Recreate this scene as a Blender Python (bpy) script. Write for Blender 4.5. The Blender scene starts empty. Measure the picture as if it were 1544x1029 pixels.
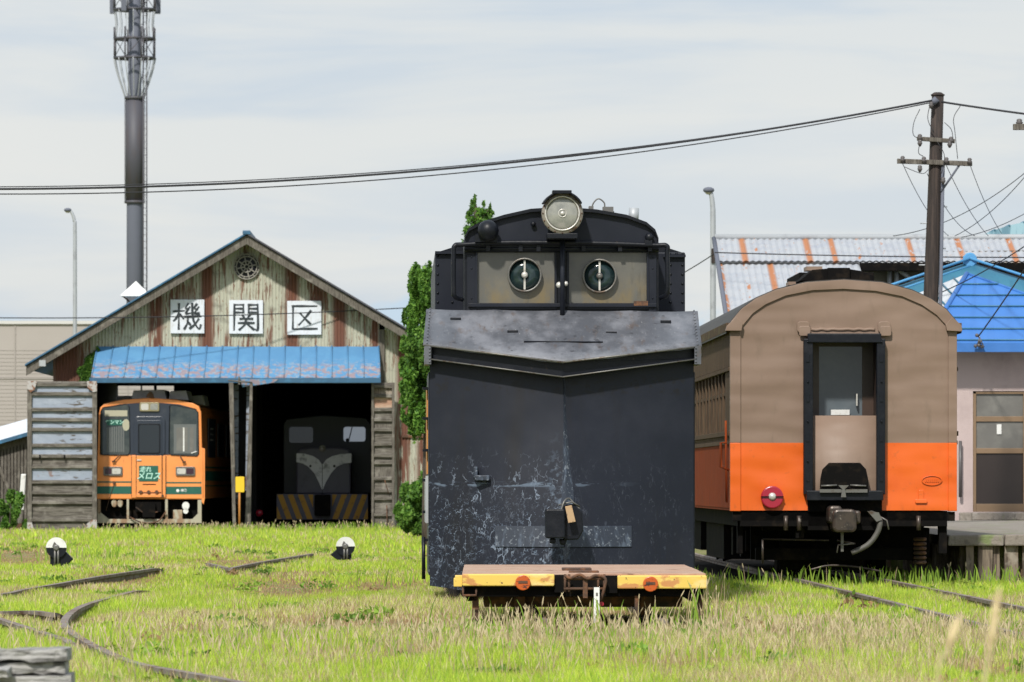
import bpy, math, random
import numpy as np
from mathutils import Vector
random.seed(7); rng = np.random.default_rng(11)
R = math.radians
scn = bpy.context.scene
C = scn.collection
# ---------------------------------------------------------------- camera
LENS = 200.0; W0, H0 = 1544, 1029; FPX = W0 * LENS / 36.0
HOR = 725.0; EYE = 1.35
cd = bpy.data.cameras.new('camera'); cam = bpy.data.objects.new('camera', cd); C.objects.link(cam)
cam.location = (0, 0, EYE); cam.rotation_euler = (R(90), 0, 0)
cd.lens = LENS; cd.sensor_width = 36; cd.shift_y = (HOR - H0 / 2) / W0
cd.clip_start = 0.5; cd.clip_end = 5000
cd.dof.use_dof = True; cd.dof.focus_distance = 60; cd.dof.aperture_fstop = 9
scn.camera = cam
# ---------------------------------------------------------------- light
SUN_AZ = R(197)      # compass style: 0 = +y (view direction), clockwise; sun stands behind the camera, a little left
SUN_EL = R(45)
to_sun = Vector((math.sin(SUN_AZ) * math.cos(SUN_EL), math.cos(SUN_AZ) * math.cos(SUN_EL), math.sin(SUN_EL)))
sd = bpy.data.lights.new('sun', 'SUN'); sd.energy = 3.0; sd.angle = R(3); sd.color = (1, .955, .88)
so = bpy.data.objects.new('sun', sd); C.objects.link(so)
so.rotation_euler = to_sun.to_track_quat('Z', 'Y').to_euler()
scn.view_settings.view_transform = 'Standard'; scn.view_settings.look = 'None'
scn.view_settings.gamma = 1; scn.view_settings.exposure = 0.48
wd = bpy.data.worlds.new('World'); scn.world = wd; wd.use_nodes = True
def build_world():
    nt = wd.node_tree; N = nt.nodes; L = nt.links; N.clear()
    out = N.new('ShaderNodeOutputWorld')
    sky = N.new('ShaderNodeTexSky'); sky.sky_type = 'NISHITA'; sky.sun_disc = False
    sky.sun_elevation = SUN_EL; sky.sun_rotation = SUN_AZ
    b1 = N.new('ShaderNodeBackground'); b1.inputs[1].default_value = 0.10; L.new(sky.outputs[0], b1.inputs[0])
    tc = N.new('ShaderNodeTexCoord')
    def noise(scale, detail, rough, dist, loc):
        mp = N.new('ShaderNodeMapping'); mp.inputs['Scale'].default_value = scale; mp.inputs['Location'].default_value = loc
        L.new(tc.outputs['Generated'], mp.inputs[0])
        n = N.new('ShaderNodeTexNoise'); n.inputs['Scale'].default_value = 1; n.inputs['Detail'].default_value = detail
        n.inputs['Roughness'].default_value = rough; n.inputs['Distortion'].default_value = dist
        L.new(mp.outputs[0], n.inputs[0]); return n.outputs[0]
    def rng_(v, a, b, lo, hi):
        m = N.new('ShaderNodeMapRange'); m.interpolation_type = 'SMOOTHSTEP'
        for i, x in enumerate((a, b, lo, hi)): m.inputs[i + 1].default_value = x
        L.new(v, m.inputs[0]); return m.outputs[0]
    def mixc(f, a, b):
        m = N.new('ShaderNodeMix'); m.data_type = 'RGBA'
        if hasattr(f, 'links'): L.new(f, m.inputs[0])
        else: m.inputs[0].default_value = f
        for s, v in ((6, a), (7, b)):
            if hasattr(v, 'links'): L.new(v, m.inputs[s])
            else: m.inputs[s].default_value = (*v, 1)
        return m.outputs[2]
    sx = N.new('ShaderNodeSeparateXYZ'); L.new(tc.outputs['Generated'], sx.inputs[0])
    # layered stratus: long flat streaks, whiter towards the middle of the view, greyer blue above
    n1 = noise((9, 9, 60), 6, .55, .35, (3.1, 0, 1.7))
    n2 = noise((16, 16, 34), 8, .6, .25, (7.3, 2, 5.1))
    n3 = noise((4, 4, 14), 3, .5, .2, (0, 4.2, 9.1))
    c = mixc(rng_(n1, .38, .62, 0, 1), (.42, .475, .54), (.53, .545, .55))
    c = mixc(rng_(n3, .42, .62, 0, .6), c, (.59, .585, .565))
    up = rng_(sx.outputs[2], .05, .5, 0, 1)
    c = mixc(up, c, (.50, .56, .62))
    b2 = N.new('ShaderNodeBackground'); b2.inputs[1].default_value = 1.0; L.new(c, b2.inputs[0])
    # small breaks of blue low over the horizon
    low = rng_(sx.outputs[2], .050, .036, 0, 1)
    gap = N.new('ShaderNodeMath'); gap.operation = 'MULTIPLY'; L.new(low, gap.inputs[0]); L.new(rng_(n2, .50, .57, 0, 1), gap.inputs[1])
    base = N.new('ShaderNodeMath'); base.operation = 'MULTIPLY_ADD'; L.new(gap.outputs[0], base.inputs[0]); base.inputs[1].default_value = .0; base.inputs[2].default_value = .08
    L.new(mixc(gap.outputs[0], c, (.40, .50, .60)), b2.inputs[0])
    mx = N.new('ShaderNodeMixShader'); L.new(base.outputs[0], mx.inputs[0]); L.new(b2.outputs[0], mx.inputs[1]); L.new(b1.outputs[0], mx.inputs[2])
    L.new(mx.outputs[0], out.inputs[0])
build_world()
scn.cycles.max_bounces = 6; scn.cycles.diffuse_bounces = 3; scn.cycles.glossy_bounces = 3
scn.cycles.transparent_max_bounces = 8; scn.cycles.use_denoising = True

# ---------------------------------------------------------------- materials
def M(name, base, layers=(), rough=.6, metal=0., bump=None, spec=.5, attr=None, coat=0., ripple=None, emit=None, transm=0.):
    """layers: dict(c=colour, k='n'|'v', s=scale, st=stretch, lo, hi, d=detail, a=amount, m=[(axis,a,b)...], r=roughness there)"""
    m = bpy.data.materials.new(name); m.use_nodes = True; nt = m.node_tree; N = nt.nodes; L = nt.links
    bs = N['Principled BSDF']; bs.inputs['Metallic'].default_value = metal
    bs.inputs['Specular IOR Level'].default_value = spec; bs.inputs['Coat Weight'].default_value = coat
    if transm: bs.inputs['Transmission Weight'].default_value = transm
    tc = N.new('ShaderNodeTexCoord'); sep = N.new('ShaderNodeSeparateXYZ'); L.new(tc.outputs['Object'], sep.inputs[0])
    def val(v, sock):
        if hasattr(v, 'links'): L.new(v, sock)
        else: sock.default_value = v
    def math_(op, a, b):
        n = N.new('ShaderNodeMath'); n.operation = op; val(a, n.inputs[0]); val(b, n.inputs[1]); return n.outputs[0]
    def mr(v, a, b, lo=0, hi=1):
        n = N.new('ShaderNodeMapRange'); n.interpolation_type = 'SMOOTHSTEP'
        L.new(v, n.inputs[0])
        for i, x in enumerate((a, b, lo, hi)): n.inputs[i + 1].default_value = x
        return n.outputs[0]
    def coords(st, off=0):
        mp = N.new('ShaderNodeMapping'); mp.inputs['Scale'].default_value = st; mp.inputs['Location'].default_value = (off, off * .7, off * .3)
        L.new(tc.outputs['Object'], mp.inputs[0]); return mp.outputs[0]
    def noise(vec, s, d, r=.55, dist=0):
        n = N.new('ShaderNodeTexNoise'); L.new(vec, n.inputs[0]); n.inputs['Scale'].default_value = s
        n.inputs['Detail'].default_value = d; n.inputs['Roughness'].default_value = r; n.inputs['Distortion'].default_value = dist
        return n
    if attr:
        an = N.new('ShaderNodeAttribute'); an.attribute_name = attr; col = an.outputs['Color']
    else:
        rg = N.new('ShaderNodeRGB'); rg.outputs[0].default_value = (*base, 1); col = rg.outputs[0]
    rgh = rough
    for i, l in enumerate(layers):
        vec = coords(l.get('st', (1, 1, 1)), i * 3.7 + l.get('o', 0))
        if l['k'] == 'n':
            f = mr(noise(vec, l['s'], l.get('d', 5), l.get('r2', .6), l.get('w', 0)).outputs[0], l['lo'], l['hi'])
        else:
            nz = noise(vec, l['s'] * .8, 3)
            ad = N.new('ShaderNodeVectorMath'); ad.operation = 'MULTIPLY_ADD'; L.new(nz.outputs['Color'], ad.inputs[0])
            ad.inputs[1].default_value = (l.get('w', .5),) * 3; L.new(vec, ad.inputs[2])
            vo = N.new('ShaderNodeTexVoronoi'); vo.feature = 'DISTANCE_TO_EDGE'; L.new(ad.outputs[0], vo.inputs['Vector']); vo.inputs['Scale'].default_value = l['s']
            f = mr(vo.outputs['Distance'], l['lo'], l['hi'], 1, 0)
            f = math_('MULTIPLY', f, mr(noise(vec, l['s'] * 1.5, 2).outputs[0], .50, .56)); f = math_('MULTIPLY', f, mr(noise(vec, l['s'] * .35, 2).outputs[0], .36, .52))
        for (ax, a, b) in l.get('m', ()):
            f = math_('MULTIPLY', f, mr(sep.outputs['xyz'.index(ax)], a, b))
        for (ax, c0, hw) in l.get('band', ()):
            dd = math_('ABSOLUTE', math_('SUBTRACT', sep.outputs['xyz'.index(ax)], c0), 0)
            f = math_('MULTIPLY', f, mr(dd, hw, hw * .3))
        f = math_('MULTIPLY', f, l.get('a', 1))
        mx = N.new('ShaderNodeMix'); mx.data_type = 'RGBA'; L.new(f, mx.inputs[0]); L.new(col, mx.inputs[6]); mx.inputs[7].default_value = (*l['c'], 1)
        col = mx.outputs[2]
        if 'r' in l:
            m2 = N.new('ShaderNodeMix'); L.new(f, m2.inputs[0]); val(rgh, m2.inputs[2]); m2.inputs[3].default_value = l['r']; rgh = m2.outputs[0]
    L.new(col, bs.inputs['Base Color']); val(rgh, bs.inputs['Roughness'])
    if bump:
        s, st, k = bump[:3]; nz = noise(coords(st), s, bump[3] if len(bump) > 3 else 4)
        bp = N.new('ShaderNodeBump'); bp.inputs['Strength'].default_value = 1; bp.inputs['Distance'].default_value = k
        L.new(nz.outputs[0], bp.inputs['Height']); L.new(bp.outputs[0], bs.inputs['Normal'])
    if emit:
        bs.inputs['Emission Color'].default_value = (*emit[0], 1); bs.inputs['Emission Strength'].default_value = emit[1]
    return m
def _sx(px, D): return (px - 772) / FPX * D - (1300 - 772) / FPX * 110
UP_STREAKS = [(_sx(px, 115), w * .72, lo + .08) for px, w, lo in ((1121, .13, .25), (1140, .06, .5), (1218, .13, .25), (1256, .11, .25), (1294, .09, .46), (1332, .05, .5), (1373, .11, .3), (1448, .12, .28), (1526, .12, .25), (1600, .13, .3))]
LOW_STREAKS = [(_sx(px, 112), w * .72, lo + .08) for px, w, lo in ((1092, .09, .35), (1129, .07, .47), (1168, .13, .25), (1207, .10, .48))]
GABLE = [(100, .85, .25, 0, 0), (235, .35, .38, 0, 0), (262, .25, .42, 5.4, 6.2), (312, .30, .28, 0, 0), (282, .3, .40, 5.6, 6.6), (345, .16, .46, 5.5, 4.9), (372, .28, .46, 0, 0), (440, .34, .30, 0, 0), (478, .42, .35, 5.3, 6.2), (512, .34, .30, 0, 0), (545, .3, .42, 5.2, 5.8), (566, .16, .3, 0, 0), (608, .3, .40, 0, 0), (640, .35, .42, 0, 0), (405, .16, .5, 0, 0)]
RUST = (.16, .052, .02); DRUST = (.07, .026, .014)
MT = {}
MT['plow'] = M('plow_paint', (.011, .0135, .022), [
    dict(k='n', s=1.3, lo=.4, hi=.75, c=(.020, .0225, .033), a=.8),
    dict(k='n', s=3, st=(1, 1, .12), lo=.52, hi=.75, c=(.014, .013, .014), a=.6),
    dict(k='n', s=22, st=(1, 1, .45), d=6, lo=.60, hi=.70, c=(.075, .09, .12), m=[('z', 1.4, .7)], a=.4, r=.75),
    dict(k='v', s=8, w=.34, st=(1.1, 1, .62), lo=.014, hi=.04, c=(.24, .29, .37), m=[('z', 1.75, 1.2), ('x', .3, -.2)], a=.62, r=.8),
    dict(k='v', s=15, w=.3, st=(.8, 1, 1.1), lo=.015, hi=.05, c=(.16, .21, .29), m=[('z', 1.5, .8), ('x', .3, -.1)], a=.7, r=.8),
    dict(k='v', s=11, w=.3, st=(1, 1, .4), lo=.012, hi=.035, c=(.075, .085, .11), a=.5, r=.8, m=[('z', 1.9, .9)], o=9),
    dict(k='n', s=9, st=(.5, 1, 3), d=6, lo=.5, hi=.58, c=(.13, .17, .23), band=[('z', 1.31, .035)], m=[('x', .9, -.3)], a=.7),
    dict(k='n', s=14, d=6, lo=.5, hi=.62, c=(.12, .16, .22), band=[('x', -.05, .16)], m=[('z', 2.0, 1.0)], a=.55),
    dict(k='n', s=11, d=6, lo=.52, hi=.6, c=(.012, .012, .014), band=[('z', 2.35, .14)], a=.8),
], rough=.45, spec=.26, bump=(1.3, (1, 1, .8), .03, 2))
MT['plate'] = M('scraped_plate_paint', (.022, .029, .045), [
    dict(k='n', s=16, st=(1, 1, .25), d=6, lo=.5, hi=.66, c=(.10, .13, .18), a=.6, r=.8),
    dict(k='n', s=26, d=5, lo=.58, hi=.64, c=(.26, .29, .33), a=.5)], rough=.5, bump=(12, (1, 1, 1), .004))
MT['black'] = M('black_paint', (.006, .0075, .012), [dict(k='n', s=5, lo=.5, hi=.75, c=(.014, .015, .02)),
    dict(k='n', s=18, lo=.66, hi=.72, c=(.07, .05, .035), a=.5)], rough=.42, spec=.28, bump=(14, (1, 1, 1), .003))
MT['hood'] = M('weathered_hood_paint', (.085, .09, .105), [
    dict(k='n', s=2.2, st=(1, .6, 1), lo=.42, hi=.68, c=(.20, .205, .23), a=.85, r=.5),
    dict(k='n', s=6, st=(1.6, .4, 1), lo=.55, hi=.72, c=(.10, .07, .055), a=.6),
    dict(k='n', s=28, st=(1, .4, 1), d=6, lo=.62, hi=.68, c=(.28, .28, .28), a=.35),
    dict(k='n', s=9, lo=.6, hi=.7, c=(.03, .03, .035), a=.7)], rough=.36, bump=(7, (1, 1, 1), .006))
MT['winglass'] = M('grimy_window', (.115, .112, .10), [
    dict(k='n', s=2.4, lo=.4, hi=.7, c=(.15, .142, .12)),
    dict(k='n', s=3.5, st=(1, 1, .5), lo=.42, hi=.66, c=(.20, .145, .06), m=[('z', 3.62, 3.28)], a=.75),
    dict(k='n', s=3, lo=.45, hi=.7, c=(.055, .057, .055), a=.7, m=[('z', 3.6, 3.85)]),
    dict(k='n', s=5, st=(1.5, 1, .3), lo=.58, hi=.72, c=(.075, .068, .055), a=.6)], rough=.16, spec=.5)
MT['screen'] = M('dark_screen_glass', (.010, .024, .027), [dict(k='n', s=8, st=(1, 1, 2), lo=.45, hi=.7, c=(.03, .05, .05))], rough=.12)
MT['steel'] = M('weathered_steel', (.17, .165, .155), [dict(k='n', s=9, lo=.5, hi=.7, c=(.10, .07, .05))], rough=.45, metal=.5)
MT['silver'] = M('bright_metal', (.62, .60, .56), [dict(k='n', s=9, lo=.55, hi=.7, c=(.3, .27, .22))], rough=.35, metal=.3)
MT['lens'] = M('lamp_lens_glass', (.30, .30, .27), [dict(k='n', s=7, lo=.4, hi=.7, c=(.20, .205, .19))], rough=.12, spec=.8)
MT['rust'] = M('rusty_iron', (.085, .045, .028), [dict(k='n', s=12, lo=.45, hi=.65, c=(.17, .075, .035)), dict(k='n', s=4, lo=.5, hi=.7, c=(.03, .025, .022))], rough=.85, bump=(30, (1, 1, 1), .004))
MT['railtop'] = M('worn_rail_steel', (.21, .175, .15), [dict(k='n', s=3, lo=.45, hi=.65, c=(.12, .065, .04)), dict(k='n', s=13, lo=.55, hi=.7, c=(.25, .23, .21))], rough=.75)
MT['under'] = M('grimy_underframe', (.007, .0065, .0065), [dict(k='n', s=6, lo=.5, hi=.7, c=(.018, .014, .011))], rough=.9, spec=.06)
MT['wood'] = M('weathered_wood', (.145, .130, .110), [
    dict(k='n', s=14, st=(3, 3, .25), lo=.42, hi=.62, c=(.07, .06, .05), a=.9),
    dict(k='n', s=4, lo=.5, hi=.7, c=(.24, .22, .19), a=.8), dict(k='n', s=30, st=(.4, .4, 3), lo=.6, hi=.7, c=(.04, .035, .03), a=.6)],
    rough=.9, bump=(30, (1, 1, .2), .004))
MT['woodh'] = M('weathered_board', (.15, .136, .115), [
    dict(k='n', s=9, st=(.3, 3, 3), lo=.42, hi=.62, c=(.065, .055, .045), a=.9),
    dict(k='n', s=3, lo=.5, hi=.7, c=(.26, .24, .21), a=.8)], rough=.9, bump=(30, (.2, 1, 1), .004))
MT['bluewood'] = M('faded_blue_board', (.27, .31, .38), [
    dict(k='n', s=3, st=(1, 1, 2), lo=.45, hi=.7, c=(.36, .40, .47), a=.7),
    dict(k='n', s=7, st=(.4, 1, 2), d=6, lo=.56, hi=.6, c=(.09, .075, .06), m=[('x', -5.25, -4.45)], a=1),
    dict(k='n', s=2, d=6, lo=.56, hi=.6, c=(.20, .10, .06), m=[('z', 2.2, 1.2)], a=.9),
    dict(k='n', s=14, st=(.3, 1, 2), lo=.62, hi=.7, c=(.12, .11, .10), a=.6)], rough=.8)
MT['corr'] = M('rusty_corrugated_iron', (.42, .42, .34), [
    dict(k='n', s=6, st=(1.5, 1, .12), lo=.45, hi=.75, c=(.52, .51, .44), a=.7)] + [
    dict(k='n', s=5, st=(2.2, 1, .25), d=6, lo=lo, hi=lo + .08, c=(.13, .040, .022), band=[('x', (px - 373) / 57.6, w * .85)], m=[('z', za, zb2)] if za else [], a=.95) for px, w, lo, za, zb2 in GABLE] + [
    dict(k='n', s=5, st=(2.6, 1, .22), d=6, lo=.555, hi=.62, c=(.15, .055, .028), a=.85),
    dict(k='n', s=14, st=(2, 1, .6), d=5, lo=.60, hi=.66, c=(.16, .065, .03), a=.8),
    dict(k='n', s=3, st=(1, 1, 1), d=4, lo=.52, hi=.75, c=(.05, .035, .03), a=.5)], rough=.8)
MT['awning'] = M('chipped_blue_sheet', (.085, .225, .41), [
    dict(k='n', s=2, lo=.4, hi=.7, c=(.11, .28, .47), a=.7),
    dict(k='n', s=5.5, st=(1, 1, 1.6), d=7, lo=.49, hi=.53, c=(.36, .19, .12), m=[('z', 4.46, 4.28)], a=.6, r=.9),
    dict(k='n', s=9, st=(1, 1, 2), d=7, lo=.55, hi=.57, c=(.30, .33, .36), m=[('z', 4.6, 4.3)], a=.6)], rough=.5, spec=.3)
MT['blueedge'] = M('blue_roof_edge', (.035, .11, .20), [dict(k='n', s=4, lo=.5, hi=.7, c=(.05, .18, .32))], rough=.5)
MT['darkin'] = M('dark_interior', (.012, .012, .014), [dict(k='n', s=2, lo=.5, hi=.7, c=(.02, .018, .017))], rough=.9)  # near-black finish for the walls and trusses inside the shed
MT['signwhite'] = M('painted_sign_board', (.66, .70, .77), [dict(k='n', s=9, st=(2.5, 1, .35), lo=.56, hi=.7, c=(.36, .31, .26), a=.55), dict(k='n', s=5, lo=.5, hi=.8, c=(.55, .56, .58)), dict(k='n', s=18, lo=.68, hi=.72, c=(.30, .25, .2), a=.5)], rough=.6)
MT['ink'] = M('sign_ink', (.018, .026, .032), [dict(k='n', s=16, lo=.55, hi=.68, c=(.10, .12, .13), a=.6)], rough=.6)
MT['emblem'] = M('cast_emblem', (.24, .225, .20), [dict(k='n', s=9, lo=.45, hi=.7, c=(.34, .32, .28))], rough=.8)
MT['orange'] = M('orange_railcar_paint', (.88, .31, .085), [
    dict(k='n', s=1.6, lo=.45, hi=.75, c=(.70, .25, .055), a=.6), dict(k='n', s=11, st=(1, 1, .3), lo=.62, hi=.72, c=(.40, .15, .05), a=.5)], rough=.4, coat=.15)
MT['navy'] = M('dark_navy_panel', (.028, .036, .055), [dict(k='n', s=4, lo=.5, hi=.8, c=(.045, .052, .07))], rough=.3)
MT['green'] = M('green_band_paint', (.012, .105, .075), [dict(k='n', s=5, lo=.5, hi=.8, c=(.03, .14, .10), a=.6)], rough=.5)
MT['cream'] = M('rust_stained_cream_paint', (.40, .37, .28), [
    dict(k='n', s=4, st=(1, 1, .4), d=6, lo=.48, hi=.6, c=(.26, .14, .07), a=.8), dict(k='n', s=14, lo=.62, hi=.7, c=(.10, .05, .03))], rough=.7)
MT['glass'] = M('vehicle_glass', (.018, .022, .026), rough=.07, spec=.6)
MT['frost'] = M('pale_blind', (.42, .40, .30), rough=.8)
MT['grille'] = M('grey_blind_slats', (.12, .13, .13), rough=.6)
MT['mint'] = M('mint_lettering', (.45, .74, .64), rough=.6)
MT['white'] = M('white_paint', (.74, .74, .72), [dict(k='n', s=6, lo=.55, hi=.75, c=(.5, .48, .43))], rough=.55)
MT['acgrey'] = M('light_grey_cover', (.55, .57, .60), [dict(k='n', s=3, lo=.5, hi=.7, c=(.40, .42, .45))], rough=.5)
MT['brown'] = M('brown_carriage_paint', (.225, .155, .115), [
    dict(k='n', s=1.2, st=(1, 1, 2), lo=.42, hi=.72, c=(.255, .178, .134), a=.8), dict(k='n', s=7, st=(1, 1, .3), lo=.55, hi=.75, c=(.175, .125, .09), a=.6)],
    rough=.52, spec=.35, bump=(1.5, (.6, 1, 1.9), .06, 1))
MT['corange'] = M('orange_carriage_paint', (.74, .125, .010), [
    dict(k='n', s=2, lo=.45, hi=.75, c=(.66, .098, .010), a=.7), dict(k='n', s=13, lo=.62, hi=.7, c=(.45, .10, .02), a=.4),
    dict(k='n', s=9, st=(1, 1, .2), lo=.48, hi=.66, c=(.22, .06, .02), m=[('z', 1.12, .84)], a=.55)], rough=.42, bump=(1.6, (.7, 1, 1.6), .05, 1))
MT['brownside'] = M('old_brown_boarding', (.115, .078, .05), [
    dict(k='n', s=20, st=(3, 3, .1), lo=.4, hi=.62, c=(.06, .042, .03)), dict(k='n', s=5, st=(1, .5, 1), lo=.5, hi=.7, c=(.14, .13, .06), m=[('z', 2.9, 3.3)], a=.8)], rough=.9, spec=.12)
MT['orangeside'] = M('old_orange_boarding', (.23, .042, .010), [
    dict(k='n', s=16, st=(3, 3, .1), lo=.42, hi=.62, c=(.12, .035, .018)), dict(k='n', s=9, st=(1, 3, .3), lo=.55, hi=.7, c=(.30, .085, .03), a=.7)], rough=.9, spec=.1)
MT['redlamp'] = M('red_tail_lamp', (.36, .012, .035), rough=.3, coat=.3)
MT['carroof'] = M('dark_carriage_roof', (.03, .028, .026), [dict(k='n', s=3, lo=.5, hi=.7, c=(.06, .055, .045))], rough=.7)
MT['hose'] = M('rubber_hose', (.10, .095, .085), [dict(k='n', s=20, lo=.5, hi=.7, c=(.05, .045, .04))], rough=.6)
MT['coupler'] = M('greasy_coupler_iron', (.075, .058, .048), [dict(k='n', s=7, lo=.45, hi=.65, c=(.035, .03, .028)), dict(k='n', s=14, lo=.6, hi=.7, c=(.22, .19, .16))], rough=.38, metal=.4)
MT['yellow'] = M('chipped_yellow_beam', (.72, .50, .10), [
    dict(k='n', s=5, st=(.7, 1, 1.6), lo=.5, hi=.7, c=(.76, .62, .28), a=.8),
    dict(k='n', s=4.5, st=(.7, 1, 1.5), d=6, lo=.56, hi=.62, c=(.50, .20, .075), a=.85), dict(k='n', s=28, lo=.64, hi=.68, c=(.16, .08, .03))], rough=.6)
MT['deck'] = M('worn_red_planking', (.38, .22, .15), [
    dict(k='n', s=9, st=(.25, 2, 1), lo=.42, hi=.62, c=(.46, .35, .26), a=.8), dict(k='n', s=4, lo=.55, hi=.7, c=(.15, .075, .05), a=.8)], rough=.85, bump=(20, (.2, 1, 1), .005))
MT['reflector'] = M('orange_reflector', (.50, .095, .015), [dict(k='n', s=14, st=(1, 1, 2.5), lo=.55, hi=.62, c=(.10, .03, .02))], rough=.35)
MT['amber'] = M('amber_hazard_paint', (.46, .24, .02), [dict(k='n', s=8, lo=.55, hi=.7, c=(.25, .12, .03))], rough=.6)
MT['locogrey'] = M('locomotive_grey_paint', (.085, .08, .115), [dict(k='n', s=3, lo=.5, hi=.7, c=(.06, .057, .08))], rough=.5)
MT['locodark'] = M('locomotive_dark_paint', (.016, .021, .031), rough=.45)
MT['locowhite'] = M('locomotive_pale_chevron', (.72, .72, .76), [dict(k='n', s=5, lo=.5, hi=.7, c=(.28, .28, .30))], rough=.6)
MT['ysign'] = M('yellow_sign_enamel', (.80, .52, .02), [dict(k='n', s=9, lo=.6, hi=.7, c=(.55, .33, .04))], rough=.5)
MT['postorange'] = M('faded_orange_post', (.52, .22, .05), rough=.6)
MT['beige'] = M('beige_cladding', (.36, .325, .30), [dict(k='n', s=.3, lo=.4, hi=.7, c=(.38, .345, .32))], rough=.7)
MT['beigetrim'] = M('pale_parapet', (.55, .54, .52), rough=.6)
MT['mast'] = M('galvanised_mast', (.13, .14, .175), [dict(k='n', s=1, st=(1, 1, .4), lo=.45, hi=.7, c=(.125, .135, .165))], rough=.7, spec=.2)
MT['mastdark'] = M('cable_shroud', (.07, .07, .085), [dict(k='n', s=2, st=(2, 2, .3), lo=.45, hi=.7, c=(.075, .065, .07))], rough=.6)
MT['galv'] = M('galvanised_steel', (.40, .42, .44), [dict(k='n', s=3, lo=.5, hi=.7, c=(.30, .31, .33))], rough=.5, metal=.2)
MT['polewood'] = M('creosoted_pole', (.028, .021, .019), [dict(k='n', s=10, st=(3, 3, .15), lo=.45, hi=.65, c=(.06, .043, .036))], rough=.85)
MT['cable'] = M('black_cable', (.025, .025, .03), rough=.7)
MT['insul'] = M('insulator_ceramic', (.10, .09, .09), rough=.4)
MT['wroof'] = M('rust_striped_roofing', (.39, .405, .43), [
    dict(k='n', s=2.5, lo=.4, hi=.7, c=(.31, .33, .38), a=.8),
    dict(k='n', s=5, st=(3, .6, .6), d=6, lo=.64, hi=.68, c=(.36, .19, .11), a=.8),
    dict(k='n', s=16, d=1, lo=.70, hi=.73, c=(.30, .17, .10), a=.9)] +
    [dict(k='n', s=7, st=(1.5, .4, .4), d=5, lo=lo, hi=lo + .06, c=(.40, .155, .06), band=[('x', x, w)], a=1) for x, w, lo in UP_STREAKS], rough=.6)
MT['wroof2'] = M('rust_striped_lower_roofing', (.40, .415, .44), [
    dict(k='n', s=2.5, lo=.4, hi=.7, c=(.32, .345, .39), a=.8),
    dict(k='n', s=5, st=(3, .6, .6), d=6, lo=.64, hi=.68, c=(.36, .19, .11), a=.8),
    dict(k='n', s=16, d=1, lo=.70, hi=.73, c=(.30, .17, .10), a=.9)] +
    [dict(k='n', s=7, st=(1.5, .4, .4), d=5, lo=lo, hi=lo + .06, c=(.40, .155, .06), band=[('x', x, w)], a=1) for x, w, lo in LOW_STREAKS], rough=.6)
MT['wwall'] = M('stained_warehouse_wall', (.21, .195, .15), [dict(k='n', s=2, st=(1, 1, .4), lo=.45, hi=.7, c=(.13, .115, .09))], rough=.85)
MT['bluetile'] = M('bright_blue_sheet_roof', (.05, .175, .49), [dict(k='n', s=1.3, lo=.4, hi=.7, c=(.07, .20, .53), a=.6)], rough=.45, spec=.3)
MT['teal'] = M('teal_sheet_roof', (.03, .13, .21), [dict(k='n', s=1.5, lo=.45, hi=.7, c=(.04, .165, .25))], rough=.45)
MT['tealedge'] = M('light_blue_ridge', (.09, .30, .55), rough=.4)
MT['pink'] = M('pale_pink_render', (.50, .405, .39), [
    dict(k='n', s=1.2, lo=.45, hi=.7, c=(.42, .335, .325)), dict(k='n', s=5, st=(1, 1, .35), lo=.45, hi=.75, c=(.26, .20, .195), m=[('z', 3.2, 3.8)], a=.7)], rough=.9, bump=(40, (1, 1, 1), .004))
MT['doorframe'] = M('brown_door_frame', (.22, .145, .085), rough=.5)
MT['doorglass'] = M('dull_door_glass', (.15, .145, .135), [dict(k='n', s=3, lo=.4, hi=.7, c=(.19, .185, .17))], rough=.15)
MT['doorpanel'] = M('dark_door_panel', (.032, .024, .022), rough=.35)
MT['concrete'] = M('mossy_concrete', (.23, .20, .17), [
    dict(k='n', s=2.5, lo=.45, hi=.7, c=(.31, .28, .25)), dict(k='n', s=1.6, st=(1, 1, 1), d=6, lo=.56, hi=.64, c=(.14, .20, .05), a=.7),
    dict(k='n', s=12, lo=.55, hi=.7, c=(.12, .105, .09), a=.7)], rough=.95, bump=(16, (1, 1, 1), .02))
MT['ptimber'] = M('aged_platform_timber', (.22, .175, .13), [
    dict(k='n', s=11, st=(3, 3, .25), d=6, lo=.42, hi=.62, c=(.085, .065, .05)), dict(k='n', s=3, lo=.5, hi=.65, c=(.33, .29, .24), a=.8)], rough=.95, bump=(24, (1, 1, .3), .01))
MT['farblue'] = M('pale_blue_arched_roof', (.30, .47, .56), [dict(k='n', s=1, st=(2, 1, .3), lo=.5, hi=.6, c=(.12, .24, .32))], rough=.5)
MT['ground'] = M('soil_and_thatch', (.16, .18, .045), [
    dict(k='n', s=.35, d=6, lo=.40, hi=.62, c=(.15, .22, .03), a=.9),
    dict(k='n', s=6, d=6, lo=.45, hi=.7, c=(.24, .18, .10), a=.6),
    dict(k='n', s=1.1, d=6, lo=.52, hi=.62, c=(.27, .18, .12), a=.9)], rough=1, bump=(9, (1, 1, 1), .05))
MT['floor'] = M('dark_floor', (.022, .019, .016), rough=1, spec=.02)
MT['leafcol'] = M('leaf', (0, 0, 0), rough=.6, attr='col', spec=.3)
MT['grasscol'] = M('grass_blade', (0, 0, 0), rough=.7, attr='col', spec=.25)
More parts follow.
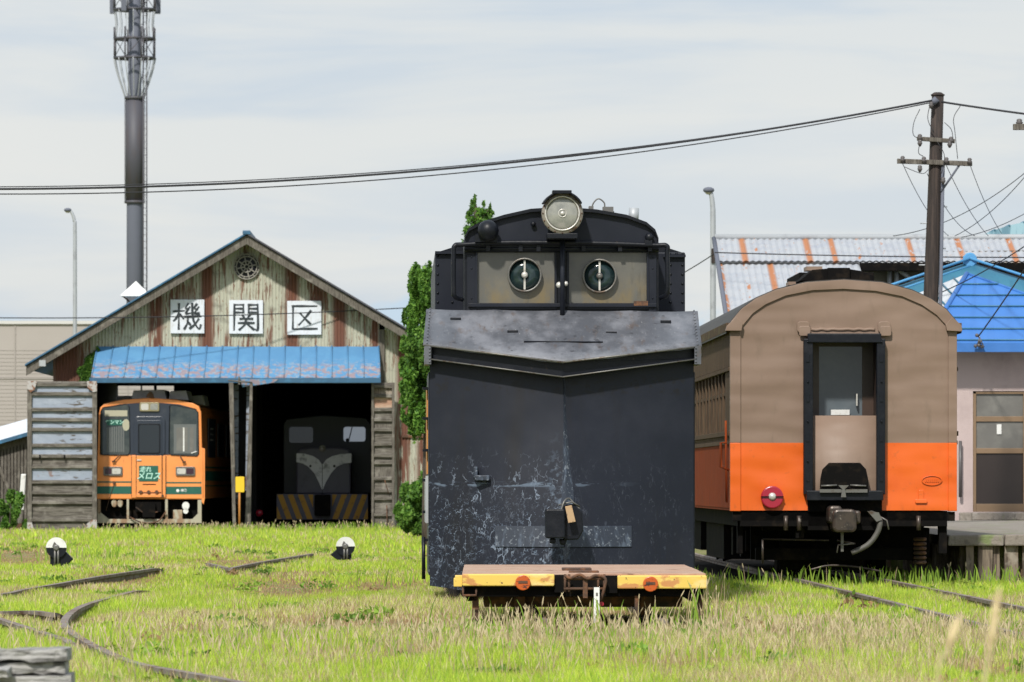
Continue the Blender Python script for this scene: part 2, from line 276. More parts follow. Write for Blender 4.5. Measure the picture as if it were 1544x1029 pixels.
for k in ('leafcol', 'grasscol'):      # thin leaves let some light through
    nt = MT[k].node_tree; bs = nt.nodes['Principled BSDF']; tr = nt.nodes.new('ShaderNodeBsdfTranslucent'); mx = nt.nodes.new('ShaderNodeMixShader')
    at = [n for n in nt.nodes if n.type == 'ATTRIBUTE'][0]; nt.links.new(at.outputs['Color'], tr.inputs[0])
    mx.inputs[0].default_value = .36; nt.links.new(bs.outputs[0], mx.inputs[1]); nt.links.new(tr.outputs[0], mx.inputs[2])
    nt.links.new(mx.outputs[0], nt.nodes['Material Output'].inputs[0])
MT['bark'] = M('bark', (.085, .065, .05), [dict(k='n', s=12, st=(2, 2, .4), lo=.45, hi=.65, c=(.04, .03, .025))], rough=.95)

# ---------------------------------------------------------------- geometry helpers
class Frame:
    """a local frame standing on the ground; p() gives the local point seen at a photo pixel at local depth y"""
    def __init__(s, px, D, yaw=0.):
        s.a = yaw; s.o = Vector(((px - W0 / 2) / FPX * D, D, 0)); s.c, s.s = math.cos(yaw), math.sin(yaw)
        dx, dy = -s.o.x, -s.o.y; s.C = (dx * s.c + dy * s.s, -dx * s.s + dy * s.c)
    def p(s, px, py, y=0.):
        dx, dy, dz = (px - W0 / 2) / FPX, 1., -(py - HOR) / FPX
        lx, ly = dx * s.c + dy * s.s, -dx * s.s + dy * s.c
        t = (y - s.C[1]) / ly
        return Vector((s.C[0] + lx * t, y, EYE + dz * t))
WF = Frame(772, 0.0)   # world frame: y is the true distance
def WP(px, py, D): return WF.p(px, py, D)
class MB:
    def __init__(s): s.v = []; s.f = []; s.mi = []; s.sm = []
    def add(s, vs, fs, mi=0, smooth=False):
        n = len(s.v); s.v += [tuple(v) for v in vs]
        for f in fs: s.f.append([i + n for i in f]); s.mi.append(mi); s.sm.append(smooth)
        return s
    def box(s, a, b, mi=0):
        x0, y0, z0 = (min(a[i], b[i]) for i in range(3)); x1, y1, z1 = (max(a[i], b[i]) for i in range(3))
        return s.add([(x0, y0, z0), (x1, y0, z0), (x1, y1, z0), (x0, y1, z0), (x0, y0, z1), (x1, y0, z1), (x1, y1, z1), (x0, y1, z1)],
                     [(0, 3, 2, 1), (4, 5, 6, 7), (0, 1, 5, 4), (1, 2, 6, 5), (2, 3, 7, 6), (3, 0, 4, 7)], mi)
    def hexa(s, q0, q1, mi=0):     # two quads joined
        return s.add(list(q0) + list(q1), [(0, 3, 2, 1), (4, 5, 6, 7), (0, 1, 5, 4), (1, 2, 6, 5), (2, 3, 7, 6), (3, 0, 4, 7)], mi)
    def pbox(s, F, x0, x1, py0, py1, y0, y1, mi=0):
        a = F.p(x0, py1, y0); b = F.p(x1, py0, y0)
        return s.box((a.x, y0, a.z), (b.x, y1, b.z), mi)
    def prism(s, pts, y0, y1, mi=0, smooth=False):    # pts: (x,z) outline
        n = len(pts); ar = sum(pts[i][0] * pts[(i + 1) % n][1] - pts[(i + 1) % n][0] * pts[i][1] for i in range(n))
        if ar < 0: pts = pts[::-1]
        vs = [(p[0], y0, p[1]) for p in pts] + [(p[0], y1, p[1]) for p in pts]
        s.add(vs, [list(range(n)), list(range(2 * n - 1, n - 1, -1))], mi)
        return s.add(vs, [(i, i + n, (i + 1) % n + n, (i + 1) % n) for i in range(n)], mi, smooth)
    def ppoly(s, F, pp, y0, y1, mi=0, smooth=False):
        pts = [(F.p(x, y, y0).x, F.p(x, y, y0).z) for x, y in pp]
        return s.prism(pts, y0, y1, mi, smooth)
    def rrect(s, F, x0, x1, py0, py1, rpx, y0, y1, mi=0, seg=5):
        pp = []
        for cx, cy, a0 in ((x1 - rpx, py0 + rpx, 270), (x1 - rpx, py1 - rpx, 0), (x0 + rpx, py1 - rpx, 90), (x0 + rpx, py0 + rpx, 180)):
            for k in range(seg + 1):
                a = R(a0 + 90 * k / seg); pp.append((cx + rpx * math.cos(a), cy + rpx * math.sin(a)))
        return s.ppoly(F, pp, y0, y1, mi)
    def disc(s, F, cx, cy, rpx, y0, y1, mi=0, seg=28, ry=None):
        ry = ry or rpx
        return s.ppoly(F, [(cx + rpx * math.cos(2 * math.pi * k / seg), cy + ry * math.sin(2 * math.pi * k / seg)) for k in range(seg)], y0, y1, mi, True)
    def ring(s, c, r0, r1, y0, y1, mi=0, seg=32, axis='y'):
        vs = []; fs = []
        for k in range(seg):
            a = 2 * math.pi * k / seg; ca, sa = math.cos(a), math.sin(a)
            for r, y in ((r0, y0), (r1, y0), (r1, y1), (r0, y1)):
                vs.append((c[0] + r * ca, y, c[2] + r * sa) if axis == 'y' else (c[0] + (y), c[1] + r * ca, c[2] + r * sa))
            b = k * 4; n = (k + 1) % seg * 4
            for j in range(4): fs.append((b + j, b + (j + 1) % 4, n + (j + 1) % 4, n + j))
        return s.add(vs, fs, mi, True)
    def tube(s, pts, r, seg=8, mi=0, caps=True):
        pts = [Vector(p) for p in pts]; n = len(pts); vs = []; fs = []
        rr = r if hasattr(r, '__len__') else [r] * n
        up = None
        for i, p in enumerate(pts):
            t = (pts[min(i + 1, n - 1)] - pts[max(i - 1, 0)]).normalized()
            if up is None: up = t.orthogonal().normalized()
            u = (up - t * up.dot(t)); u = u.normalized() if u.length > 1e-6 else t.orthogonal().normalized()
            up = u; w = t.cross(u)
            for k in range(seg):
                a = 2 * math.pi * k / seg; vs.append(p + (u * math.cos(a) + w * math.sin(a)) * rr[i])
        for i in range(n - 1):
            for k in range(seg):
                a = i * seg + k; b = i * seg + (k + 1) % seg; fs.append((a, b, b + seg, a + seg))
        s.add(vs, fs, mi, True)
        if caps: s.add(vs, [list(range(seg))[::-1], list(range((n - 1) * seg, n * seg))], mi)
        return s
    def lathe(s, o, prof, axis='z', seg=24, mi=0):       # prof: (r, h)
        vs = []; fs = []
        for r, h in prof:
            for k in range(seg):
                a = 2 * math.pi * k / seg; c, q = r * math.cos(a), r * math.sin(a)
                vs.append({'z': (o[0] + c, o[1] + q, o[2] + h), 'y': (o[0] + c, o[1] + h, o[2] + q), 'x': (o[0] + h, o[1] + c, o[2] + q)}[axis])
        for i in range(len(prof) - 1):
            for k in range(seg):
                a = i * seg + k; b = i * seg + (k + 1) % seg; fs.append((a, b, b + seg, a + seg))
        s.add(vs, fs, mi, True); m = len(prof)
        return s.add(vs, [list(range(seg)), list(range((m - 1) * seg, m * seg))], mi)
    def sphere(s, c, r, seg=16, mi=0, sz=1.):
        n = seg // 2
        return s.lathe(c, [(max(r * math.sin(math.pi * i / n), 1e-4), -r * sz * math.cos(math.pi * i / n)) for i in range(n + 1)], 'z', seg, mi)
    def sheet(s, x0, x1, z0, z1, holes, y0, y1, mi=0):   # upright panel with real rectangular openings
        xs = sorted({x0, x1} | {h[i] for h in holes for i in (0, 1) if x0 < h[i] < x1}); zs = sorted({z0, z1} | {h[i] for h in holes for i in (2, 3) if z0 < h[i] < z1})
        def solid(i, j):
            if not (0 <= i < len(xs) - 1 and 0 <= j < len(zs) - 1): return False
            cx, cz = (xs[i] + xs[i + 1]) / 2, (zs[j] + zs[j + 1]) / 2
            return not any(h[0] < cx < h[1] and h[2] < cz < h[3] for h in holes)
        for i in range(len(xs) - 1):
            for j in range(len(zs) - 1):
                if not solid(i, j): continue
                a, b, c, d = xs[i], xs[i + 1], zs[j], zs[j + 1]
                s.add([(a, y0, c), (b, y0, c), (b, y0, d), (a, y0, d)], [(0, 1, 2, 3)], mi)
                s.add([(a, y1, c), (a, y1, d), (b, y1, d), (b, y1, c)], [(0, 1, 2, 3)], mi)
                if not solid(i - 1, j): s.add([(a, y0, c), (a, y0, d), (a, y1, d), (a, y1, c)], [(0, 1, 2, 3)], mi)
                if not solid(i + 1, j): s.add([(b, y0, c), (b, y1, c), (b, y1, d), (b, y0, d)], [(0, 1, 2, 3)], mi)
                if not solid(i, j - 1): s.add([(a, y0, c), (a, y1, c), (b, y1, c), (b, y0, c)], [(0, 1, 2, 3)], mi)
                if not solid(i, j + 1): s.add([(a, y0, d), (b, y0, d), (b, y1, d), (a, y1, d)], [(0, 1, 2, 3)], mi)
        return s
    def build(s, name, mats, parent=None, bevel=0., label=None, weld=True):
        me = bpy.data.meshes.new(name); me.from_pydata(s.v, [], s.f)
        for m in (mats if isinstance(mats, (list, tuple)) else [mats]): me.materials.append(MT[m] if isinstance(m, str) else m)
        me.polygons.foreach_set('material_index', s.mi); me.polygons.foreach_set('use_smooth', s.sm)
        me.update()
        import bmesh
        bm = bmesh.new(); bm.from_mesh(me)
        if weld: bmesh.ops.remove_doubles(bm, verts=bm.verts, dist=1e-5)
        bmesh.ops.recalc_face_normals(bm, faces=bm.faces); bm.to_mesh(me); bm.free()
        o = bpy.data.objects.new(name, me); C.objects.link(o)
        if parent: o.parent = parent
        if bevel:
            b = o.modifiers.new('bevel', 'BEVEL'); b.width = bevel; b.segments = 2; b.limit_method = 'ANGLE'; b.angle_limit = R(40)
        if label: o['label'] = label
        return o
def tag(o, label, cat, group=None, kind=None):
    if label: o['label'] = label
    if cat: o['category'] = cat
    if group: o['group'] = group
    if kind: o['kind'] = kind
    return o
def thing(name, F, label, cat, group=None):
    o = bpy.data.objects.new(name, None); C.objects.link(o); o.empty_display_size = .3
    o.location = F.o; o.rotation_euler = (0, 0, F.a); return tag(o, label, cat, group)
def struct(o): o['kind'] = 'structure'; return o
def text_mesh(body, size, loc, name, mat, parent, extrude=.004, offset=0., sx=1., shear=0.):
    cu = bpy.data.curves.new(name, 'FONT'); cu.body = body; cu.size = size; cu.extrude = extrude; cu.offset = offset; cu.align_x = 'CENTER'; cu.align_y = 'CENTER'; cu.shear = shear
    t = bpy.data.objects.new(name, cu); C.objects.link(t); dg = bpy.context.evaluated_depsgraph_get()
    me = bpy.data.meshes.new_from_object(t.evaluated_get(dg)); bpy.data.objects.remove(t)
    for v in me.vertices: x, y, z = v.co; v.co = (loc[0] + x * sx, loc[1] - z, loc[2] + y)
    me.materials.clear(); me.materials.append(MT[mat])
    o = bpy.data.objects.new(name, me); C.objects.link(o); o.parent = parent; return o
def cat_curve(p0, p1, sag, n=24):
    p0, p1 = Vector(p0), Vector(p1)
    return [p0.lerp(p1, i / n) - Vector((0, 0, 4 * sag * (i / n) * (1 - i / n))) for i in range(n + 1)]
def smooth_path(pts, n=6):
    P = [Vector(p) for p in pts]; P = [2 * P[0] - P[1]] + P + [2 * P[-1] - P[-2]]; out = []
    for i in range(1, len(P) - 2):
        for k in range(n):
            t = k / n; a, b, c, d = P[i - 1], P[i], P[i + 1], P[i + 2]
            out.append(.5 * ((2 * b) + (c - a) * t + (2 * a - 5 * b + 4 * c - d) * t * t + (3 * b - a - 3 * c + d) * t ** 3))
    out.append(P[-2]); return out
# ================================================================ ground
YT = .0198                         # heading of the two right-hand tracks
gm = MB(); gm.add([(-500, -60, 0), (500, -60, 0), (500, 900, 0), (-500, 900, 0)], [(0, 1, 2, 3)])
struct(gm.build('ground', 'ground'))

# ================================================================ snow plow
F = Frame(848, 60, YT)
t = thing('snow_plow', F, 'black railway snow plow wagon with a wedge front and two round window eyes', 'snow plow')
ZT0, ZB0 = 2.62, .1
def blade_pt(side, u, v, off=0.):
    """u 0 = centre line, 1 = outer edge; v 0 = top, 1 = bottom"""
    yc = -.22 - .62 * v ** 1.6; y = yc * (1 - u) + .12 * u - off
    ex = F.p(648 if side < 0 else 1046, 560, .12).x; x = .01 + (ex - .01) * u
    zt = F.p(850, 565, -.22).z * (1 - u) + F.p(648, 540, .12).z * u
    zb = .06 * (1 - u) + .24 * u
    return Vector((x, y, zt + (zb - zt) * v))
def blade_patch(mb, side, u0, u1, v0, v1, off, th, nu=6, nv=14):
    g = [[blade_pt(side, u0 + (u1 - u0) * i / nu, v0 + (v1 - v0) * j / nv, off) for i in range(nu + 1)] for j in range(nv + 1)]
    vs = [p for r in g for p in r]; n = len(vs); k = nu + 1
    fs = [(j * k + i, j * k + i + 1, (j + 1) * k + i + 1, (j + 1) * k + i) for j in range(nv) for i in range(nu)]
    mb.add(vs, fs, 0, True); back = [p + Vector((0, th, 0)) for p in vs]; mb.add(back, [f[::-1] for f in fs], 0, True)
    rim = [i for i in range(k)] + [j * k + nu for j in range(1, nv + 1)] + [nv * k + i for i in range(nu - 1, -1, -1)] + [j * k for j in range(nv - 1, 0, -1)]
    mb.add(vs + back, [(rim[a], rim[(a + 1) % len(rim)], rim[(a + 1) % len(rim)] + n, rim[a] + n) for a in range(len(rim))])
def blade_strip(mb, side, u0, u1, za, zb_, nu=6):
    g = []
    for z in (za, (za + zb_) / 2, zb_):
        for i in range(nu + 1):
            u = u0 + (u1 - u0) * i / nu; t0, t1 = blade_pt(side, u, 0).z, blade_pt(side, u, 1).z; g.append(blade_pt(side, u, (t0 - z) / (t0 - t1), .016))
    k = nu + 1; fs = [(j * k + i, j * k + i + 1, (j + 1) * k + i + 1, (j + 1) * k + i) for j in range(2) for i in range(nu)]; mb.add(g, fs)
    bk = [p + Vector((0, .014, 0)) for p in g]; mb.add(bk, [f[::-1] for f in fs]); n = len(g); rim = list(range(k)) + [2 * k - 1] + list(range(3 * k - 1, 2 * k - 1, -1)) + [k]
    mb.add(g + bk, [(rim[a], rim[(a + 1) % len(rim)], rim[(a + 1) % len(rim)] + n, rim[a] + n) for a in range(len(rim))])
for sd_ in (-1, 1):
    m = MB(); blade_patch(m, sd_, 0.004, 1, 0, 1, 0, .05, 4, 44); b = m.build('plow_blade', 'plow', t, weld=False)
    m = MB(); blade_strip(m, sd_, .006, .515, .875, .655); m.build('wear_plate', 'plate', b, .003)
    # folded side wing behind the blade edge
    xs = blade_pt(sd_, 1, 0).x - .03 * sd_
m = MB()
for j in range(13):
    v = j / 12
    w = .010 + .11 * max(0, (v - .08)) * (1 if v < .62 else max(.1, 1 - (v - .62) * 5)); c = blade_pt(-1, 0, v)
    if j:
        m.hexa([(c0.x - w0, c0.y + .03, c0.z), (c0.x + w0 * .3, c0.y - .022, c0.z), (c0.x + w0 * 1.6, c0.y + .03, c0.z), (c0.x, c0.y + .06, c0.z)],
               [(c.x - w, c.y + .03, c.z), (c.x + w * .3, c.y - .022, c.z), (c.x + w * 1.6, c.y + .03, c.z), (c.x, c.y + .06, c.z)])
    c0, w0 = c, w
m.build('centre_ridge', 'plate', t)
# hood
hz = [F.p(638, 519, 0), F.p(848, 545, -.42), F.p(1058, 521, 0)]
hb = [F.p(643, 467, .85), F.p(848, 469, .8), F.p(1052, 470, .85)]
m = MB(); th = Vector((0, 0, .022)); nx = 12
top = []
for r in range(7):
    row = []
    for i in range(nx + 1):
        u = i / nx; fr = (hz[0].lerp(hz[1], u * 2) if u <= .5 else hz[1].lerp(hz[2], u * 2 - 1)); bk = (hb[0].lerp(hb[1], u * 2) if u <= .5 else hb[1].lerp(hb[2], u * 2 - 1))
        q = fr.lerp(bk, r / 6) + Vector((0, 0, .006 * math.sin(i * 2.1 + r * 1.3))); row.append(q)
    top.append(row)
top.append([Vector((p.x, 2.05, p.z)) for p in top[-1]])
vs = [p for r in top for p in r]; k = nx + 1; nr = len(top); fs = [(j * k + i, j * k + i + 1, (j + 1) * k + i + 1, (j + 1) * k + i) for j in range(nr - 1) for i in range(nx)]
m.add(vs, fs, 0, True); bt = [p - th for p in vs]; m.add(bt, [f[::-1] for f in fs], 0, True)
rim = list(range(k)) + [j * k + nx for j in range(1, nr)] + [(nr - 1) * k + i for i in range(nx - 1, -1, -1)] + [j * k for j in range(nr - 2, 0, -1)]
m.add(vs + bt, [(rim[a], rim[(a + 1) % len(rim)], rim[(a + 1) % len(rim)] + len(vs), rim[a] + len(vs)) for a in range(len(rim))])
hood = m.build('hood', 'hood', t)
m = MB()
for c in ((687, 483, .6), (773, 502, .29), (922, 504, .28), (1004, 487, .55)): m.pbox(F, c[0] - 8, c[0] + 8, c[1] - 4, c[1] + 4, c[2] - .02, c[2] + .12)
m.build('bracket_block', 'black', hood, .006)
a, b, c_, d = F.p(790, 517, .04), F.p(909, 517, .04), F.p(905, 500, .33), F.p(796, 500, .33)
m = MB(); up = Vector((0, 0, .010)); m.hexa([a, b, c_, d], [a + up, b + up, c_ + up, d + up]); m.build('hatch_plate', 'hood', hood, .002)
m = MB(); m.tube([a + Vector((0, -.01, .012)), b + Vector((0, -.004, .006))], .008, 6); m.build('hatch_hinge', 'black', hood)
# fascia under the hood: V-shaped beam with a pale lower lip
m = MB()
fa = [(F.p(647, 522, .06), F.p(646, 541, .06)), (F.p(848, 547, -.34), F.p(848, 568, -.34)), (F.p(1050, 522, .06), F.p(1051, 541, .06))]
for i in (0, 1):
    (a, b), (c_, d) = fa[i], fa[i + 1]; bk = Vector((0, .05, 0))
    m.hexa([b, d, c_, a], [b + bk, d + bk, c_ + bk, a + bk])
    ft = Vector((0, -.07, 0)); dn = Vector((0, 0, -.018))
    m.hexa([b + ft, d + ft, d, b], [b + ft + dn, d + ft + dn, d + dn, b + dn])
m.build('fascia', 'black', t, .004)
m = MB()
for i in (0, 1):
    a, c_ = fa[i][1] + Vector((0, -.075, -.006)), fa[i + 1][1] + Vector((0, -.075, -.006)); m.tube([a, c_], .008, 6)
    a, c_ = (hz[0], hz[1]) if i == 0 else (hz[1], hz[2]); m.tube([a + Vector((0, 0, -.01)), c_ + Vector((0, 0, -.01))], .012, 6)
m.build('worn_edge', 'steel', t)
for x, sx in ((645, -1), (1052, 1)):
    m = MB(); q = F.p(x, 521, 0); m.box((q.x - .035, -.03, q.z - .2), (q.x + .035, .85, q.z - .01)); 
    for zz in range(5): m.sphere((q.x - .02 * sx, -.034, q.z - .03 - .036 * zz), .011, 6)
    for yy in range(9): m.sphere((q.x + .034 * sx, .04 + .09 * yy, q.z - .1), .012, 6)
    for yy in range(12):
        f = yy / 11; w = hz[0 if sx < 0 else 2].lerp(hb[0 if sx < 0 else 2], f); m.sphere((w.x - .04 * sx, w.y, w.z + .008), .011, 6)
    m.build('end_plate', 'hood', t)
# bracket on the left face, coupler and tag
m = MB(); m.pbox(F, 714, 720, 704, 721, -.14, -.02); m.pbox(F, 716, 738, 717, 725, -.2, -.02); m.build('step_bracket', 'plate', t, .008)
cp = MB(); cp.rrect(F, 823, 852, 768, 812, 3, -1.22, -.8); cp.ppoly(F, [(850, 762), (866, 760), (878, 772), (880, 800), (872, 814), (850, 815)], -1.12, -.7)
cp.pbox(F, 829, 838, 812, 820, -1.15, -1.0); cp.ppoly(F, [(843, 813), (856, 813), (852, 822), (845, 822)], -1.1, -.95)
cp = cp.build('coupler', 'black', t, .014)
m = MB(); m.tube(smooth_path([F.p(846, 770, -1.2), F.p(851, 756, -1.18), F.p(858, 752, -1.1), F.p(866, 760, -1.1), F.p(874, 768, -1.1)]), .01, 6)
m.tube([F.p(842, 762, -1.15), F.p(862, 757, -1.15), F.p(874, 764, -1.1)], .009, 6); m.build('coupler_chain', 'steel', cp)
m = MB(); m.ppoly(F, [(852, 764), (862, 762), (868, 787), (857, 789)], -1.25, -1.235); m.build('wooden_tag', M('tag_board', (.45, .30, .17), [dict(k='n', s=30, st=(1, 1, .6), lo=.55, hi=.62, c=(.12, .07, .04))], rough=.8), cp, .003)
# cab
CY = .9
def px_rect(F, x0, x1, py0, py1, y): a = F.p(x0, py1, y); b = F.p(x1, py0, y); return (a.x, b.x, a.z, b.z)
wl = px_rect(F, 720, 836, 381, 458, CY); wr = px_rect(F, 858, 975, 381, 458, CY); o_ = px_rect(F, 700, 993, 366, 474, CY)
m = MB(); m.sheet(o_[0], o_[1], o_[2], o_[3], [wl, wr], CY, CY + .06)
m.box((o_[0], CY + .06, o_[2]), (o_[0] + .05, 2.4, o_[3])); m.box((o_[1] - .05, CY + .06, o_[2]), (o_[1], 2.4, o_[3]))
cab = m.build('cab', 'black', t)
arc = [(701, 378), (701, 356), (707, 345), (722, 337), (760, 325), (800, 316), (848, 313), (900, 317), (945, 325), (975, 336), (988, 347), (993, 360), (993, 378)]
m = MB(); m.ppoly(F, arc, CY - .06, CY - .02); m.build('roof_end_plate', 'plow', t)
m = MB(); P = [F.p(x, y - 1, CY - .12) for x, y in arc[1:-1]]
for i in range(len(P) - 1):
    a, b = P[i], P[i + 1]; dn = Vector((0, 0, -.035)); L_ = Vector((0, 2.3, 0)); m.hexa([a, b, b + L_, a + L_], [a + dn, b + dn, b + dn + L_, a + dn + L_])
cabroof = m.build('cab_roof', 'black', t)
for wv, ctr, hubm in ((wl, (791, 415), 'silver'), (wr, (904, 416.5), 'steel')):
    m = MB(); m.box((wv[0], CY + .035, wv[2]), (wv[1], CY + .05, wv[3])); g = m.build('window_pane', 'winglass', cab)
    m = MB(); e = .022
    for q in ((wv[0] - e, wv[1] + e, wv[2] - .06, wv[2]), (wv[0] - e, wv[1] + e, wv[3], wv[3] + .02), (wv[0] - e, wv[0], wv[2], wv[3]), (wv[1], wv[1] + e, wv[2], wv[3])):
        m.box((q[0], CY - .03, q[2]), (q[1], CY - .003, q[3]))
    m.build('window_frame', 'plow', cab, .005)
    q = F.p(ctr[0], ctr[1], CY)
    m = MB(); m.ring(q, .165, .185, CY - .035, CY + .034); cs = m.build('clear_view_screen', 'steel', cab)
    m = MB(); m.ring(q, 0.0005, .166, CY + .005, CY + .02); m.build('screen_glass', 'screen', cs)
    m = MB(); m.box((q.x - .010, CY - .012, q.z - .155), (q.x + .010, CY + .003, q.z + .155)); m.build('wiper_bar', 'silver', cs)
    m = MB(); m.lathe((q.x, CY - .05, q.z), [(.012, 0), (.03, .008), (.036, .03), (.036, .05)], 'y', 14); m.build('hub', hubm, cs)
m = MB(); m.pbox(F, 706, 990, 458, 463, CY - .05, CY - .005); m.pbox(F, 704, 718, 385, 470, CY - .02, CY - .002); m.pbox(F, 978, 990, 385, 470, CY - .02, CY - .002)
for x in (711, 984):
    for y in (388, 405, 450, 466): q = F.p(x, y, CY - .02); m.sphere(q, .012, 6)
for i in range(9): q = F.p(726 + i * 31, 467, CY); m.sphere(q, .012, 6)
m.build('cab_trim', 'plow', cab, .003)
m = MB(); q = F.p(967, 457, CY - .05); m.box((q.x - .08, CY - .053, q.z - .03), (q.x + .07, CY - .049, q.z + .02)); m.build('rust_patch', 'rust', cab)
m = MB(); m.tube(smooth_path([F.p(697, 452, CY), F.p(686, 448, CY - .1), F.p(684, 436, CY - .12), F.p(684, 385, CY - .12), F.p(686, 371, CY - .12), F.p(700, 369, CY - .11), F.p(770, 366, CY - .11), F.p(900, 367, CY - .11), F.p(985, 370, CY - .11), F.p(1005, 371, CY - .12), F.p(1006, 385, CY - .12), F.p(1006, 440, CY - .12), F.p(996, 450, CY)], 8), .026, 10)
m.build('grab_rail', 'black', t)
m = MB(); m.tube([F.p(700, 376, CY - .04), F.p(800, 375.5, CY - .04), F.p(993, 376, CY - .04)], .03, 10)
for x in (736, 785, 812, 880, 935, 980): m.pbox(F, x - 3, x + 3, 364, 379, CY - .10, CY - .03)
m.build('steam_pipe', 'black', t)
m = MB(); m.tube([F.p(848, 350, CY - .2), F.p(848, 484, CY - .2)], .026, 10); m.tube([F.p(848, 484, CY - .2), F.p(848, 488, CY - .12)], .04, 10); m.build('lamp_post', 'plow', t)
m = MB(); q = F.p(843, 430, CY - .18); m.sphere(q, .035, 8); q = F.p(853, 428, CY - .18); m.sphere(q, .028, 8); m.build('paint_chip_bolt', 'silver', t)
q = F.p(848, 322, CY - .5)
m = MB(); m.lathe((q.x, CY - .5, q.z), [(.17, .0), (.215, .0), (.222, .02), (.222, .07), (.20, .08), (.195, .28), (.14, .36), (.05, .38)], 'y', 32); hl = m.build('headlamp', M('lamp_casing', (.26, .235, .20), [dict(k='n', s=11, lo=.5, hi=.68, c=(.12, .08, .06))], rough=.5, metal=.2), t)
m = MB(); m.lathe((q.x, CY - .5, q.z), [(.001, -.03), (.05, -.028), (.10, -.02), (.15, -.008), (.178, .004)], 'y', 32); m.build('lens', 'lens', hl)
m = MB(); m.ring((q.x, 0, q.z), .172, .186, CY - .512, CY - .495); m.build('rim_band', 'silver', hl)
m = MB(); m.lathe((q.x, CY - .545, q.z), [(.001, 0), (.02, .0), (.022, .014)], 'y', 14); m.ring((q.x, 0, q.z), .036, .046, CY - .533, CY - .52); m.build('drawn_bulb_reflection', 'silver', hl)  # bright disc and ring modelled as the bulb's reflection in the lens
m = MB()
for k in range(16):
    a = 2 * math.pi * k / 16; m.sphere((q.x + .208 * math.cos(a), CY - .505, q.z + .208 * math.sin(a)), .009, 6)
m.build('rim_bolts', 'rust', hl)
m = MB(); vs = []
for k in range(13):
    a = R(28 + 124 * k / 12); ca, sa = math.cos(a), math.sin(a)
    vs += [(q.x + .215 * ca, CY - .58, q.z + .215 * sa + .0), (q.x + .235 * ca, CY - .58, q.z + .235 * sa), (q.x + .245 * ca, CY - .2, q.z + .245 * sa), (q.x + .225 * ca, CY - .2, q.z + .225 * sa)]
for k in range(12):
    b = k * 4; m.add(vs[b:b + 8], [(j, (j + 1) % 4, (j + 1) % 4 + 4, j + 4) for j in range(4)])
m.add(vs[:4], [(0, 1, 2, 3)]); m.add(vs[-4:], [(0, 1, 2, 3)])
m.pbox(F, 833, 862, 287, 292, CY - .6, CY - .3); m.build('lamp_visor', 'black', hl, .004)
m = MB(); m.pbox(F, 825, 871, 352, 360, CY - .5, CY - .05); m.pbox(F, 838, 858, 347, 353, CY - .45, CY - .1); m.build('lamp_bracket', 'black', t, .006)
q = F.p(736, 348, CY - .2); m = MB(); m.sphere(q, .115, 16); m.box((q.x - .14, CY - .16, q.z - .12), (q.x + .1, CY - .06, q.z - .04)); m.build('horn_cover', 'black', t)
m = MB(); q = F.p(804, 338, CY - .1); m.sphere(q, .03, 8); q = F.p(979, 358, CY - .12); m.sphere(q, .05, 8); m.box((q.x - .05, CY - .15, q.z - .09), (q.x + .03, CY - .06, q.z - .03)); m.build('rivet_head', 'black', t)
m = MB(); m.tube(smooth_path([F.p(893, 318, 1.5), F.p(894, 308, 1.5), F.p(902, 300, 1.5), F.p(911, 306, 1.5), F.p(913, 316, 1.5), F.p(926, 320, 1.5)]), .008, 6)
m.pbox(F, 888, 895, 311, 322, 1.45, 1.6); m.pbox(F, 909, 925, 312, 326, 1.45, 1.6); m.build('roof_conduit', 'steel', t)
q = F.p(955, 336, 1.6); m = MB(); m.tube([q, F.p(956, 314, 1.6)], .055, 14); m.build('roof_chimney', 'galv', t)
# main body behind
bf = px_rect(F, 656, 1033, 381, 480, 2.1); xl, xr = bf[0] , bf[1]
m = MB(); m.box((xl, 2.1, .95), (xr, 10.2, bf[3])); body = m.build('body', 'plow', t, .01)
m = MB(); n = 12; pts = [(xl + (xr - xl) * i / n, bf[3] + .001 + .0 + .28 * math.sin(math.pi * i / n)) for i in range(n + 1)]; m.prism(pts + [(xr, bf[3] - .02), (xl, bf[3] - .02)], 2.3, 10.3); m.build('body_roof', 'black', t)
m = MB()
for x in (660, 682, 1011, 1029):
    for y in (386, 400, 414, 428, 442, 456): m.sphere(F.p(x, y, 2.1), .016, 6)
for x in (662, 672, 682, 1010, 1020, 1030): m.sphere(F.p(x, 383, 2.1) , .018, 6)
m.build('rivet_row', 'black', body)
m = MB(); m.pbox(F, 656, 700, 379, 383, 2.05, 2.1); m.pbox(F, 1000, 1034, 384, 388, 2.05, 2.1); m.build('edge_angle', 'plow', body)
for sx in (-1, 1):
    m = MB(); x = (F.p(646, 700, .3).x if sx < 0 else F.p(1047, 700, .3).x); m.box((x, .2, .35), (x + .05 * -sx, 3.6, 2.5)); wg = m.build('folding_wing', 'plow', t, .006)
    if sx < 0:
        m = MB(); m.box((x - .012, 1.0, 1.42), (x - .002, 3.4, 2.35)); m.build('orange_wing_strip', 'postorange', wg)
        m = MB(); m.box((x - .03, .25, .9), (x - .002, .4, 1.4)); m.box((x - .03, .8, .9), (x - .014, 3., 1.38)); m.build('wing_plate', 'galv', wg)
        m = MB()
        for z in (2.32, 2.0, 1.66, 1.34, 1.0, .7): m.box((x - .06, .9, z), (x - .002, 1.02, z + .03))
        m.tube([(x - .05, .7, .75), (x - .05, .7, .3)], .02, 6); m.build('hinge', 'black', wg)
m = MB(); m.box((-1.2, .5, .55), (1.2, 10, .95)); m.box((-1.3, .3, .4), (1.3, .9, 2.6)); m.build('underframe', 'under', t)
for yy in (1.8, 3.6, 7.4, 9.2):
    m = MB(); m.tube([(-.62, yy, .56), (.62, yy, .56)], .07, 10)
    for x in (-.58, .58): m.lathe((x, yy, .56), [(.41, -.06), (.43, -.05), (.41, 0), (.40, .06)], 'x', 24)
    m.build('wheelset', 'under', t)
m = MB()
